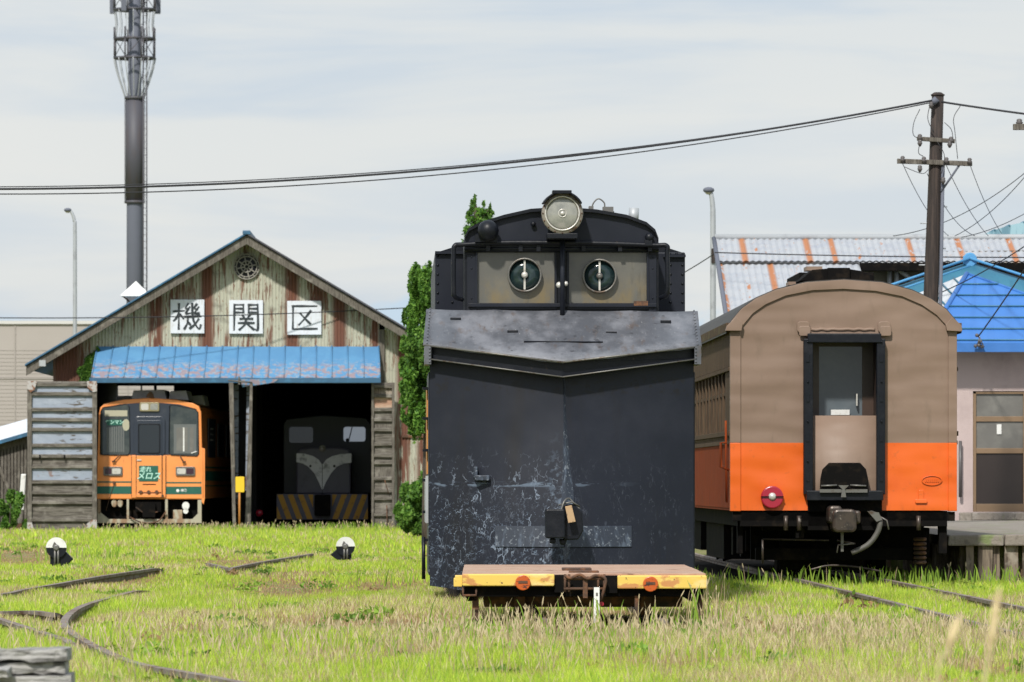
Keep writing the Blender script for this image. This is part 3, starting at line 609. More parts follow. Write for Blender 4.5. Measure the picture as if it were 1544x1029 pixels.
for yy in (1.8, 3.6, 7.4, 9.2):
    for x in (-.95, .95): m.box((x - .1, yy - .15, .42), (x + .1, yy + .15, .72))
m.build('axle_box', 'under', t)

# ================================================================ track trolley in front of the plow
F = Frame(880, 51, .0048)
t = thing('track_trolley', F, 'low flat maintenance trolley with reddish plank deck and yellow beams before the black snow plow', 'trolley')
zd = F.p(880, 865, 0).z
x0, x1 = F.p(695, 870, 0).x, F.p(1066, 870, 0).x
m = MB()
for i, (a, b) in enumerate(((0, 1.7), (1.72, 3.5), (3.52, 5.4))): m.box((x0 + .01, a, zd - .035), (x1 - .01, b, zd + .003 * (i % 2)))
dk = m.build('deck', 'deck', t, .006)
m = MB(); m.pbox(F, 848, 892, 857, 862, 1.6, 2.1); m.pbox(F, 858, 903, 861, 866, .35, .6); m.build('loose_plank', 'rust', dk, .004)
m = MB(); m.rrect(F, 697, 836, 866, 884, 2.5, -.09, .03); m.build('yellow_beam', 'yellow', t, .01)
m = MB(); m.rrect(F, 931, 1066, 868, 888, 2.5, -.09, .03); m.build('yellow_beam', 'yellow', t, .01)
m = MB()
m.pbox(F, 700, 1060, 869, 900, .0, .12); m.pbox(F, 836, 852, 867, 894, -.05, .0); m.pbox(F, 913, 931, 868, 895, -.05, .0)
for x in (x0 + .05, x1 - .15): m.box((x, .1, zd - .25), (x + .1, 5.3, zd - .04))
m.build('chassis', 'under', t, .005)
for cx, cy in ((788.5, 879), (981, 881)):
    m = MB(); m.disc(F, cx, cy, 11.5, -.14, -.1); r_ = m.build('reflector', 'reflector', t, .006)
    m = MB(); m.pbox(F, cx - 7, cx + 7, cy - 3, cy + 1, -.145, -.139); m.build('worn_mark', 'rust', r_)
m = MB()
m.tube(smooth_path([F.p(852, 868, -.1), F.p(860, 872, -.14), F.p(874, 867, -.14), F.p(886, 873, -.14), F.p(898, 868, -.12), F.p(910, 872, -.1)]), .014, 6)
for y in (873, 888): m.tube([F.p(850, y, -.1), F.p(912, y, -.1)], .013, 6)
for x in (852, 858, 902, 911): m.tube([F.p(x, 866, -.1), F.p(x, 893, -.1)], .012, 6)
m.tube(smooth_path([F.p(905, 868, -.12), F.p(913, 874, -.12), F.p(911, 888, -.12), F.p(906, 905, -.1)]), .014, 6)
m.pbox(F, 879, 886, 874, 902, -.12, -.08); m.build('drawbar_linkage', 'rust', t)
m = MB(); m.pbox(F, 895.5, 904, 886, 948, -.2, -.18)
mk = m.build('white_marker_stick', 'white', t, .002)
m = MB()
for y in (894, 905, 911, 920, 928): m.pbox(F, 898.5, 901.5, y, y + 5, -.203, -.2005)
m.build('faded_lettering', 'steel', mk)
m = MB(); m.disc(F, 907, 911, 3.5, -.1, -.06); m.build('red_hose_cap', 'redlamp', t)
m = MB(); m.pbox(F, 684, 697, 872, 885, -.02, .25); m.pbox(F, 686, 700, 868, 873, -.02, .2); m.build('side_socket', 'yellow', t, .006)
m = MB(); m.tube([F.p(698, 886, -.04), F.p(698, 898, -.04), F.p(718, 898, -.04), F.p(718, 888, -.04)], .012, 6); m.build('step_hoop', 'rust', t)
m = MB(); m.pbox(F, 1050, 1060, 896, 938, .1, .2); m.pbox(F, 1040, 1062, 936, 940, .05, .2); m.pbox(F, 957, 963, 898, 945, .0, .06); m.pbox(F, 712, 722, 898, 940, .1, .2); m.build('hanging_step', 'rust', t)
for yy in (.5, 4.6):
    m = MB(); m.tube([(-.9, yy, .29), (.9, yy, .29)], .085, 14)
    for x in (-.57, .57): m.lathe((x, yy, .31), [(.17, -.05), (.2, -.04), (.18, 0), (.17, .05)], 'x', 24)
    m.build('wheelset', 'rust', t)

# ================================================================ passenger carriage
F = Frame(1272, 71, YT); CF = F
t = thing('passenger_carriage', F, 'old railway carriage painted brown over bright orange standing beside the platform', 'railway carriage')
e0, e1 = F.p(1102, 600, 0).x, F.p(1443, 600, 0).x
zb = F.p(1272, 770, 0).z; zs = F.p(1272, 668, 0).z; ze = F.p(1272, 498, 0).z
door = px_rect(F, 1225, 1322, 515, 745, 0)
inner = [(1117, 498), (1121, 490), (1135, 473), (1155, 459), (1185, 446), (1225, 438), (1272, 436), (1320, 439), (1360, 447), (1390, 460), (1412, 475), (1426, 490), (1430, 498)]
outer = [(1095, 497), (1103, 484), (1118, 466), (1140, 450), (1170, 437), (1215, 426), (1272, 422), (1330, 426), (1375, 438), (1404, 451), (1427, 467), (1443, 486), (1450, 497)]
m = MB(); m.sheet(e0 + .1, e1 - .1, zs, ze, [door], 0, .06); b = m.build('upper_end_panel', 'brown', t)
m = MB(); m.sheet(e0 + .1, e1 - .1, zb, zs, [door], -.002, .06); m.build('lower_end_panel', 'corange', t)
m = MB(); a = [F.p(x, y, 0) for x, y in inner]; m.prism([(p.x, p.z) for p in a] , -.0, .06)
m.build('end_panel_head', 'brown', t)
m = MB()
for xa, xb in ((1101, 1117), (1430, 1443)):
    m.pbox(F, xa, xb, 498, 668, -.025, .1)
m.build('corner_post', 'brown', t, .006)
m = MB()
for xa, xb in ((1101, 1117), (1430, 1443)): m.pbox(F, xa, xb, 668, 771, -.027, .1)
m.build('lower_corner_post', 'corange', t, .006)
m = MB(); A = [F.p(x, y, -.03) for x, y in outer]; B = [F.p(x, y, -.03) for x, y in inner]
for i in range(len(A) - 1):
    bk = Vector((0, .14, 0)); m.hexa([A[i], A[i + 1], B[i + 1], B[i]], [A[i] + bk, A[i + 1] + bk, B[i + 1] + bk, B[i] + bk])
m.ppoly(F, [(1094, 499), (1096, 492), (1110, 478), (1120, 488), (1118, 499)], -.09, .02); m.ppoly(F, [(1428, 499), (1426, 490), (1436, 478), (1450, 491), (1451, 500)], -.09, .02)
m.build('roof_rim', 'brown', t, .004)
m = MB(); P = [F.p(x, y - 1.5, 0) for x, y in outer]
for i in range(len(P) - 1):
    a, b = P[i], P[i + 1]; dn = Vector((0, 0, -.06)); L_ = Vector((0, 19.5, 0)); m.hexa([a, b, b + L_, a + L_], [a + dn, b + dn, b + dn + L_, a + dn + L_])
for v in m.v: pass
m.build('roof', 'carroof', t)
m = MB()
for x, w, y in ((1262, 28, 4), (1225, 20, 8), (1300, 18, 8)): m.pbox(F, x - w, x + w, 407 if w > 20 else 411, 424, y, y + 2.5)
m.pbox(F, 1248, 1282, 404, 424, .9, 2.6); m.ppoly(F, [(1205, 424), (1215, 416), (1225, 407), (1250, 405), (1252, 424)], .95, 2.4); m.ppoly(F, [(1280, 424), (1281, 406), (1300, 409), (1316, 415), (1316, 424)], .95, 2.4)
m.build('roof_ventilator', 'under', t, .01)
m = MB(); m.pbox(F, 1216, 1240, 402, 408, 3, 3.5); m.pbox(F, 1189, 1200, 425, 430, 1.5, 2.); m.build('roof_box', 'brown', t)
# gangway
gw = MB(); gw.pbox(F, 1212, 1226, 511, 746, -.14, -.003); gw.pbox(F, 1322, 1335, 511, 746, -.14, -.003); gw.pbox(F, 1218, 1329, 503, 517, -.16, -.004)
gw.pbox(F, 1216, 1332, 740, 755, -.18, -.004)
gw = gw.build('gangway_frame', 'black', t, .01)
m = MB()
for y in (540, 600, 660, 720):
    for x in (1218, 1329): q = F.p(x, y, -.14); m.box((q.x - .02, -.152, q.z - .05), (q.x + .02, -.14, q.z + .05)); m.sphere((q.x, -.155, q.z + .2), .013, 6)
m.build('frame_clip', 'black', gw)
m = MB(); d = door; m.box((d[0] - .02, .06, d[2]), (d[0], .9, d[3])); m.box((d[1], .06, d[2]), (d[1] + .02, .9, d[3])); m.box((d[0], .06, d[3]), (d[1], .9, d[3] + .02)); m.box((d[0], .06, d[2] - .03), (d[1], .9, d[2])); m.build('vestibule_lining', M('vestibule_paint', (.05, .03, .022), rough=.5), t)
dw = px_rect(F, 1235, 1300, 523, 632, .5)
m = MB(); m.sheet(d[0], d[1], d[2], d[3], [dw], .5, .54); dr = m.build('end_door', M('door_brown', (.06, .036, .026), rough=.4), t)
m = MB(); m.box((dw[0] - .01, .515, dw[2] - .01), (dw[1] + .01, .525, dw[3] + .01)); m.build('door_window', M('hazy_door_glass', (.085, .105, .12), [dict(k='n', s=2, lo=.4, hi=.7, c=(.11, .13, .145))], rough=.08), dr)
m = MB(); m.pbox(F, 1253, 1281, 618, 626, .42, .5); m.build('notice_card', 'white', dr); m = MB(); m.pbox(F, 1291, 1293, 594, 612, .42, .49); m.build('door_handle', 'silver', dr)
m = MB(); vs = []
for k in range(9):
    f = k / 8; a = F.p(1226 + 96 * f, 627, .0); y = .0 + .11 * (1 - (2 * f - 1) ** 2) * -1
    vs += [(a.x, y, F.p(1272, 627, 0).z), (a.x, y, F.p(1272, 742, 0).z)]
m.add(vs + [(v[0], v[1] + .03, v[2]) for v in vs], [(2 * k, 2 * k + 1, 2 * k + 3, 2 * k + 2) for k in range(8)] + [(18 + 2 * k, 18 + 2 * k + 2, 18 + 2 * k + 3, 18 + 2 * k + 1) for k in range(8)] + [(2 * k, 2 * k + 2, 2 * k + 20, 2 * k + 18) for k in range(8)], 0, True)
m.build('gangway_gate', 'brown', t)
m = MB(); m.ppoly(F, [(1236, 742), (1237, 722), (1240, 708), (1250, 698), (1297, 698), (1306, 708), (1309, 722), (1310, 742)], -.2, -.17); fp = m.build('fall_plate', 'under', t, .01)
m = MB(); m.pbox(F, 1236, 1308, 738, 743, -.23, -.2); m.ppoly(F, [(1264, 732), (1280, 732), (1274, 738), (1276, 750), (1268, 750), (1270, 738)], -.25, -.23)
m.tube([F.p(1238, 733, -.22), F.p(1262, 732, -.22)], .012, 6); m.tube([F.p(1282, 732, -.22), F.p(1306, 733, -.22)], .012, 6); m.build('plate_latch', 'steel', fp)
for cx in (1212, 1334):
    m = MB(); m.rrect(F, cx - 10, cx + 9, 485, 502, 5, -.05, -.003); m.rrect(F, cx - 7, cx + 10, 492, 507, 3, -.065, -.05); q = m.build('canvas_bracket', 'brown', t, .01)
m = MB(); m.tube(smooth_path([F.p(x, 497 + .7 * math.sin(x * .45), -.0) for x in range(1223, 1326, 8)], 3), .022, 6); m.build('rain_strip', 'brown', t)
m = MB(); m.disc(F, 1164.5, 750, 17, -.08, -.003); tl = m.build('tail_lamp', 'redlamp', t, .015)
q = F.p(1164.5, 749, -.08); m = MB(); m.lathe((q.x, -.115, q.z), [(.001, 0), (.03, .006), (.046, .02), (.05, .035)], 'y', 16); m.build('lamp_lens', 'silver', tl)
m = MB(); m.box((q.x - .14, -.1, q.z - .006), (q.x + .14, -.082, q.z + .004)); m.build('lamp_guard_bar', 'under', tl)
m = MB(); q = F.p(1405, 725, 0); 
vs = []; m.lathe((0, 0, 0), [(.12, 0), (.13, 0), (.13, .012), (.12, .012)], 'y', 28); m.v = [(q.x + v[0], -.016 + v[1], q.z + v[2] * .48) for v in m.v]; m.f = m.f[:-2]; m.mi = m.mi[:-2]; m.sm = m.sm[:-2]
for i in range(7): m.box((q.x - .085 + i * .026, -.012, q.z - .02), (q.x - .07 + i * .026, -.003, q.z + .02))
m.build('builder_oval', 'corange', t)
m = MB(); m.rrect(F, 1380, 1398, 753, 759, 2, -.03, -.003); m.rrect(F, 1385, 1393, 739, 755, 2, -.02, -.003); m.build('lamp_iron', 'corange', t, .005)
# coach sides
m = MB(); sill = 1.94; wt = 2.72; ys = .12; ye = 19.4
nw = 22
for sx, x in ((-1, e0), (1, e1)):
    xi = x - sx * .08
    m.box((x, ys, wt), (xi, ye, ze + .03), 0); m.box((x, ys, zs), (xi, ye, sill), 0); m.box((x, ys, sill), (xi, 1.15, wt), 0)
    for i in range(nw + 1):
        y = 1.15 + i * .80; m.box((x - sx * .004, y, sill), (xi, y + .16, wt), 0)
    m.box((x, 1.15 + nw * .8, sill), (xi + sx * .002, ye, wt), 0)
    y = 0.15
    while y < 19.3:
        m.box((x + sx * .006, y, zs + .06), (x, y + .075, sill - .03), 0); m.box((x + sx * .006, y, wt + .06), (x, y + .075, ze - .1), 0); y += .085
sidem = m.build('side_wall', 'brownside', t)
m = MB()
for sx, x in ((-1, e0), (1, e1)):
    m.box((x, ys, zb), (x - sx * .08, ye, zs - .002))
    y = .15
    while y < 19.3: m.box((x + sx * .006, y, zb + .03), (x, y + .075, zs - .02)); y += .085
m.build('lower_side_wall', 'orangeside', t)
m = MB()
for sx, x in ((-1, e0), (1, e1)):
    m.box((x + sx * .03, ys, sill - .03), (x, ye, sill + .03)); m.box((x + sx * .025, ys, wt), (x, ye, wt + .05)); m.box((x + sx * .06, -.0, ze - .02), (x - sx * .02, ye, ze + .09)); m.box((x + sx * .02, ys, zs - .02), (x, ye, zs + .03))
m.build('side_moulding', 'brownside', t, .004)
for sx, x in ((-1, e0), (1, e1)):
    for i in range(nw):
        y = 1.31 + i * .8; m = MB(); m.box((x - sx * .035, y, sill), (x - sx * .045, y + .64, wt)); w = m.build('side_window', 'glass', t)
        m = MB(); m.box((x - sx * .02, y, (sill + wt) / 2 + .1), (x - sx * .05, y + .64, (sill + wt) / 2 + .14)); m.build('sash_bar', 'brownside', w)
m = MB(); m.box((e0 + .1, ye - .1, zb), (e1 - .1, ye, ze + .4)); m.box((e0 + .05, .9, zb), (e1 - .05, ye - .1, zb + .08)); m.build('far_end_wall', 'brownside', t)
m = MB(); m.tube([(e0 - .05, .07, zb + .1), (e0 - .06, .07, 2.1)], .015, 6); m.tube([(e0 - .05, .07, zs), (e0 - .12, .07, zs), (e0 - .12, .07, zs - .3), (e0 - .02, .07, zs - .34)], .018, 6); m.build('side_handrail', 'orangeside', t)
# under carriage
m = MB(); m.box((e0 + .12, .02, zb - .2), (e1 - .12, 19.2, zb - .005)); m.box((e0 + .35, .6, .35), (e1 - .35, .8, .5)); m.pbox(F, 1105, 1440, 772, 786, .02, .2); m.pbox(F, 1150, 1210, 790, 800, .3, .5)
m.pbox(F, 1416, 1428, 780, 835, .1, .3); m.pbox(F, 1112, 1120, 780, 835, .2, .4); m.pbox(F, 1175, 1300, 812, 860, .9, 1.0); m.pbox(F, 1200, 1212, 786, 812, .1, .3)
m.pbox(F, 1218, 1330, 755, 772, -.03, .2); m.pbox(F, 1218, 1328, 780, 800, .02, .4)
m.box((-1.2, 5.2, .3), (1.2, 9.5, zb - .2)); m.box((-1.2, 11, .35), (1.2, 14, zb - .2)); m.box((-1.1, 1.0, .35), (1.1, 1.1, zb)); m.build('underframe', 'under', t, .006)  # wide boxes added to stop light showing through beneath the carriage
m = MB(); m.tube([F.p(1150, 813, .2), F.p(1250, 815, .2)], .012, 6); m.tube(smooth_path([F.p(1220, 860, .3), F.p(1250, 853, .3), F.p(1290, 855, .3), F.p(1330, 862, .3)]), .014, 6); m.tube([F.p(1150, 813, .2), F.p(1150, 850, .2)], .014, 6)
m.tube([F.p(1262, 815, -.3), F.p(1290, 820, -.3)], .01, 6)
for x in (1185, 1205, 1385): m.tube([F.p(x, 778, 0), F.p(x, 800, 0)], .03, 8)
m.build('brake_rigging', 'coupler', t)
m = MB()
for k in range(6): q = F.p(1387, 816 + k * 7, .55); m.lathe((q.x, .55, q.z), [(.07, 0), (.085, .015), (.085, .03), (.07, .045)], 'z', 14)
m.build('bogie_spring', 'rust', t)
m = MB(); m.rrect(F, 1256, 1292, 768, 803, 8, -.62, -.1); m.rrect(F, 1250, 1270, 763, 790, 6, -.5, .2); m.rrect(F, 1282, 1298, 770, 790, 4, -.5, .1); m.pbox(F, 1262, 1286, 775, 795, -.1, 1.)
cp = m.build('coupler', 'coupler', t, .03)
m = MB(); m.pbox(F, 1268, 1272, 800, 832, -.4, -.35); m.tube([F.p(1262, 834, -.4), F.p(1264, 822, -.4), F.p(1288, 820, -.4)], .01, 6); m.build('coupler_lever', 'steel', cp)
m = MB(); m.tube(smooth_path([F.p(1313, 774, -.1), F.p(1322, 778, -.3), F.p(1327, 788, -.35), F.p(1322, 805, -.35), F.p(1308, 822, -.35), F.p(1284, 834, -.35)]), .034, 10); hs = m.build('brake_hose', 'hose', t)
m = MB(); m.ppoly(F, [(1308, 771), (1325, 773), (1330, 784), (1322, 787)], -.4, -.25); m.tube([F.p(1328, 780, -.3), F.p(1337, 785, -.3), F.p(1340, 799, -.3)], .01, 6); m.build('hose_tap', 'steel', hs)
for b0 in (1.2, 15.2):
    m = MB(); m.box((-1.15, b0, .45), (-.95, b0 + 2.6, .72)); m.box((.95, b0, .45), (1.15, b0 + 2.6, .72)); m.box((-1, b0 + 1, .45), (1, b0 + 1.6, .8))
    for y in (b0 + .3, b0 + 2.1):
        for x in (-1.08, 1.08): m.box((x - .12, y - .16, .38), (x + .12, y + .16, .75))
    bg = m.build('bogie', 'under', t, .01)
    for y in (b0 + .3, b0 + 2.1):
        m = MB(); m.tube([(-.6, y, .57), (.6, y, .57)], .07, 10)
        for x in (-.57, .57): m.lathe((x, y, .57), [(.41, -.06), (.45, -.05), (.43, 0), (.42, .06)], 'x', 24)
        m.build('wheelset', 'under', bg)
# ================================================================ engine shed
YS = .011
F = Frame(373, 149, YS); SF = F
t = thing('engine_shed', F, 'rusty corrugated engine shed with two open bays and big letters on its gable', 'engine shed')
gz = lambda px: 358 + abs(px - 373) * .597      # roof line in photo pixels
def wx(px): return F.p(px, 600, 0).x
def wz(py): return F.p(373, py, 0).z
def corr(mb, px0, px1, topf, botf, y=0., pitch=.085, amp=.011):
    """vertical corrugated sheet between two pixel columns; topf/botf give local z from local x"""
    xa, xb = wx(px0), wx(px1); n = max(2, int((xb - xa) / (pitch / 4))); vs = []
    for i in range(n + 1):
        x = xa + (xb - xa) * i / n; yy = y + amp * math.cos(2 * math.pi * x / pitch)
        vs += [(x, yy, botf(x)), (x, yy, topf(x))]
    fs = [(2 * i, 2 * i + 2, 2 * i + 3, 2 * i + 1) for i in range(n)]
    mb.add(vs, fs, 0, False); mb.add([(v[0], v[1] + .02, v[2]) for v in vs], [f[::-1] for f in fs], 0, False)
pk = wz(358); sl = .597
rooftop = lambda x: pk - abs(x) * sl
m = MB()
corr(m, 80, 145, lambda x: rooftop(x) - .12, lambda x: 0)
corr(m, 145, 572, lambda x: rooftop(x) - .12, lambda x: wz(530))
gw_ = m.build('gable_wall', 'corr', t)
m = MB(); corr(m, 580, 668, lambda x: rooftop(x) - .12, lambda x: 0, y=.03); m.build('side_bay_wall', 'corr', t)
m = MB(); m.pbox(F, 606, 650, 657, 660, -.03, .02); m.pbox(F, 250, 330, 524, 527, -.03, .0); m.build('wall_batten', 'rust', t)
m = MB(); m.pbox(F, 572, 580, 497, 803, -.06, .1); m.build('corner_board', 'wood', t, .01)
m = MB(); m.pbox(F, 84, 662, 524, 529, .05, .2); m.pbox(F, 136, 580, 566, 578, .05, .3); m.build('door_header', 'wood', t, .01)
# roof slabs, barge boards
XL, XR = wx(42), -wx(42)
for s_ in (-1, 1):
    e = XL if s_ < 0 else XR
    m = MB(); z0, z1 = pk + .06, pk + .06 - abs(e) * sl
    q = [(0, -.55, z0), (0, 27, z0), (e, 27, z1), (e, -.55, z1)]
    m.hexa([(a, b, c - .1) for a, b, c in q], q); m.build('roof_slope', 'blueedge', t)
    m = MB(); q = [(0, -.62, z0 - .03), (e, -.62, z1 - .03), (e, -.62, z1 - .27), (0, -.62, z0 - .27)]
    m.hexa([(a, b + .05, c) for a, b, c in q], q); m.build('barge_board', 'wood', t, .008)
    m = MB(); q = [(0, -.7, z0 + .035), (0, -.2, z0 + .035), (e * 1.005, -.2, z1 + .03), (e * 1.005, -.7, z1 + .03)]
    m.hexa([(a, b, c - .05) for a, b, c in q], q); m.build('roof_edge_flashing', 'blueedge' if s_ < 0 else 'mastdark', t, .006)
m = MB(); m.box((-.1, -.72, pk + .04), (.1, 27, pk + .15)); m.build('ridge_cap', 'blueedge', t, .02)
m = MB(); q = F.p(66, 548, -.66); m.box((q.x - .12, -.68, q.z - .08), (q.x + .05, -.62, q.z + .08)); m.build('barge_patch', 'galv', t)
# side and back walls, floor
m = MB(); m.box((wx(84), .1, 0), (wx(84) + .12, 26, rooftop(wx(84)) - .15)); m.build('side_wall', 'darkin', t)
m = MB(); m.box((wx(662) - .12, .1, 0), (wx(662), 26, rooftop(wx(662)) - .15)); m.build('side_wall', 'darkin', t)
m = MB()
bw = lambda px0, px1, py0, py1: px_rect(F, px0, px1, py0, py1, 25.5)
zt = wz(500)
holes = [bw(176, 212, 582, 640), bw(214, 232, 582, 640), bw(236, 262, 582, 640)]
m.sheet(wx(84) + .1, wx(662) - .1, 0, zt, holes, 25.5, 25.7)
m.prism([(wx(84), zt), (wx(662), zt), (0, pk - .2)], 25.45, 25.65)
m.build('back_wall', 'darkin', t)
m = MB(); m.hexa([(-2.9, 25.3, 3.0), (-2.8, 25.3, 3.0), (-2.25, 25.3, 3.95), (-2.35, 25.3, 3.95)], [(-2.9, 25.4, 3.0), (-2.8, 25.4, 3.0), (-2.25, 25.4, 3.95), (-2.35, 25.4, 3.95)]); m.build('brace', 'darkin', t)
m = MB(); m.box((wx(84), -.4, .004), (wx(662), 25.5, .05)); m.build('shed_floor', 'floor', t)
for yy in (4, 9, 14, 19):
    m = MB(); m.box((wx(90), yy, wz(560) + .3), (wx(655), yy + .2, wz(560) + .5)); m.box((-.1, yy, 0), (.1, yy + .2, pk - .3)); m.build('roof_truss', 'darkin', t)
# awning over the bays
a0, a1 = F.p(147, 523, -.05), F.p(571, 523, -.05); b0, b1 = F.p(138, 570, -.95), F.p(573, 570, -.95)
m = MB(); n = 34; NS = 18; vs = []
for i in range(n + 1):
    f = i / n; A_ = a0.lerp(a1, f); B_ = b0.lerp(b1, f)
    for k in range(5): g = k / 4; P_ = A_.lerp(B_, g); vs.append(P_ + Vector((0, 0, .006 * math.sin(i * 1.7 + k * 2) + .02 * math.sin(g * 3.1))))
fs = [(i * 5 + k, i * 5 + k + 1, (i + 1) * 5 + k + 1, (i + 1) * 5 + k) for i in range(n) for k in range(4)]
m.add(vs, fs, 0, True); m.add([v - Vector((0, 0, .03)) for v in vs], [q[::-1] for q in fs], 0, True)
aw = m.build('awning', 'awning', t)
m = MB()
for i in range(NS + 1):
    f = i / NS; A_ = a0.lerp(a1, f) + Vector((0, 0, .02)); B_ = b0.lerp(b1, f) + Vector((0, 0, .012)); m.tube([A_, A_.lerp(B_, .5) + Vector((0, 0, .02)), B_], .02, 5)
m.build('standing_seam', 'awning', aw)
m = MB(); m.box((b0.x - .05, -.98, b0.z - .13), (b1.x + .02, -.93, b0.z - .0)); m.build('awning_fascia', 'blueedge', aw, .005)
m = MB(); m.hexa([F.p(360, 572, -1), F.p(420, 572, -1), F.p(414, 577, -1), F.p(366, 584, -1)], [F.p(360, 572, -.96), F.p(420, 572, -.96), F.p(414, 577, -.96), F.p(366, 584, -.96)]); m.build('hanging_flashing', 'awning', aw)
# sign boards with brush-written characters
STROKES = {
 'signs_a': [[(.03, .67), (.40, .69)], [(.22, .93), (.21, .07)], [(.2, .62), (.13, .45), (.04, .35)], [(.25, .58), (.37, .42)],
       [(.53, .93), (.44, .78), (.55, .74)], [(.58, .82), (.45, .60), (.60, .61)], [(.82, .92), (.73, .78), (.84, .74)], [(.88, .82), (.74, .60), (.90, .62)],
       [(.40, .49), (.96, .51)], [(.52, .5), (.50, .28), (.40, .08)], [(.5, .36), (.60, .22)], [(.66, .94), (.68, .5), (.76, .25), (.90, .08), (.95, .22)], [(.88, .42), (.75, .24), (.58, .10)], [(.81, .60), (.90, .55)]],
 'signs_b': [[(.11, .93), (.10, .05)], [(.11, .91), (.42, .91)], [(.11, .78), (.42, .78)], [(.11, .65), (.42, .65)], [(.41, .92), (.41, .64)],
       [(.89, .93), (.90, .10), (.82, .07)], [(.58, .91), (.89, .91)], [(.58, .78), (.89, .78)], [(.58, .65), (.89, .65)], [(.59, .92), (.59, .64)],
       [(.37, .57), (.43, .49)], [(.63, .58), (.56, .49)], [(.30, .44), (.72, .44)], [(.24, .30), (.77, .30)], [(.5, .44), (.46, .25), (.27, .07)], [(.52, .28), (.76, .08)]],
 'signs_c': [[(.10, .89), (.92, .89)], [(.13, .90), (.12, .12)], [(.12, .12), (.93, .13)], [(.72, .74), (.52, .48), (.32, .26)], [(.36, .66), (.52, .48), (.70, .30)]]}
for key, (x0, x1, y0, y1), nm in (('signs_a', (257, 308, 452, 503), None), ('signs_b', (345.5, 396.5, 453, 503.5), None), ('signs_c', (433, 484.5, 454, 505), None)):
    m = MB(); m.pbox(F, x0, x1, y0, y1, -.09, -.03); sg = m.build('sign_board', 'signwhite', t, .006)
    a, b = F.p(x0, y1, -.09), F.p(x1, y0, -.09); w, h = b.x - a.x, b.z - a.z
    m = MB()
    for i, st in enumerate(STROKES[key]):
        pts = smooth_path([(p[0], 0, p[1]) for p in st], 4) if len(st) > 2 else [Vector((st[0][0], 0, st[0][1])).lerp(Vector((st[1][0], 0, st[1][1])), k / 3) for k in range(4)]
        yb = -.091 - .0012 * (i + 1)
        for j in range(len(pts) - 1):
            p, q = pts[j], pts[j + 1]; d_ = (q - p).normalized(); nrm = Vector((-d_.z, 0, d_.x))
            w0, w1 = [.034 + .009 * math.sin(6.3 * (i * .37 + u)) for u in (j / len(pts), (j + 1) / len(pts))]
            e0_ = d_ * .02 if j == 0 else Vector(); e1_ = d_ * .02 if j == len(pts) - 2 else d_ * .004
            Q = [p - nrm * w0 - e0_, q - nrm * w1 + e1_, q + nrm * w1 + e1_, p + nrm * w0 - e0_]
            yy = yb - .0002 * (j % 2)
            m.hexa([(a.x + w * (.06 + .88 * v.x), yy, a.z + h * (.06 + .88 * v.z)) for v in Q], [(a.x + w * (.06 + .88 * v.x), -.088, a.z + h * (.06 + .88 * v.z)) for v in Q])
    m.build('brush_character', 'ink', sg)
# round emblem like a driving wheel
q = F.p(372, 402.5, 0)
m = MB()
for r0, r1 in ((.315, .345), (.255, .285), (.135, .16), (.045, .065)): m.ring((q.x, 0, q.z), r0, r1, -.08, -.03)
for k in range(8):
    a = 2 * math.pi * k / 8 + .2; c, s_ = math.cos(a), math.sin(a); n_ = (-s_ * .014, c * .014)
    m.hexa([(q.x + c * r + n_[0] * g, -.075, q.z + s_ * r + n_[1] * g) for r, g in ((.05, -1), (.25, -1), (.25, 1), (.05, 1))], [(q.x + c * r + n_[0] * g, -.03, q.z + s_ * r + n_[1] * g) for r, g in ((.05, -1), (.25, -1), (.25, 1), (.05, 1))])
for k in range(14):
    a = 2 * math.pi * k / 14; c, s_ = math.cos(a), math.sin(a); n_ = (-s_ * .012, c * .012)
    m.hexa([(q.x + c * r + n_[0] * g, -.077, q.z + s_ * r + n_[1] * g) for r, g in ((.28, -1), (.32, -1), (.32, 1), (.28, 1))], [(q.x + c * r + n_[0] * g, -.03, q.z + s_ * r + n_[1] * g) for r, g in ((.28, -1), (.32, -1), (.32, 1), (.28, 1))])
em = m.build('round_emblem', 'emblem', t)
m = MB(); m.ring((q.x, 0, q.z), .0005, .33, -.045, -.03); m.build('emblem_backing', 'black', em)
# open left door leaf
def batten_door(px0, px1, py0, py1, y, cols, battens, name, yaw_off=0.):
    m = MB(); fr = 7 if px1 - px0 > 60 else 4
    m.pbox(F, px0, px0 + fr, py0, py1, y - .06, y + .03); m.pbox(F, px1 - fr, px1, py0, py1, y - .06, y + .03)
    d = m.build(name, 'wood', t, .012)
    prev = py0
    for i, (pb, mat) in enumerate(battens):
        m = MB(); jt = 1.2 * math.sin(i * 2.3)
        m.hexa([F.p(px0 + fr, pb - .2, y + .01), F.p(px1 - fr, pb - .2, y + .01), F.p(px1 - fr, prev + .3, y + .03), F.p(px0 + fr, prev + .3, y + .03)],
               [F.p(px0 + fr, pb - .2, y + .06), F.p(px1 - fr, pb - .2, y + .06), F.p(px1 - fr, prev + .3, y + .06), F.p(px0 + fr, prev + .3, y + .06)]); m.build('board', mat, d)
        m = MB(); m.hexa([F.p(px0 + fr, pb + 2.5, y - .05), F.p(px1 - fr, pb + 2.5 + jt * .4, y - .05), F.p(px1 - fr, pb - 2 + jt * .4, y - .05), F.p(px0 + fr, pb - 2, y - .05)],
               [F.p(px0 + fr, pb + 3, y + .02), F.p(px1 - fr, pb + 3 + jt * .4, y + .02), F.p(px1 - fr, pb - 3 + jt * .4, y + .02), F.p(px0 + fr, pb - 3, y + .02)]); m.build('batten', 'woodh', d, .006)
        prev = pb
    return d
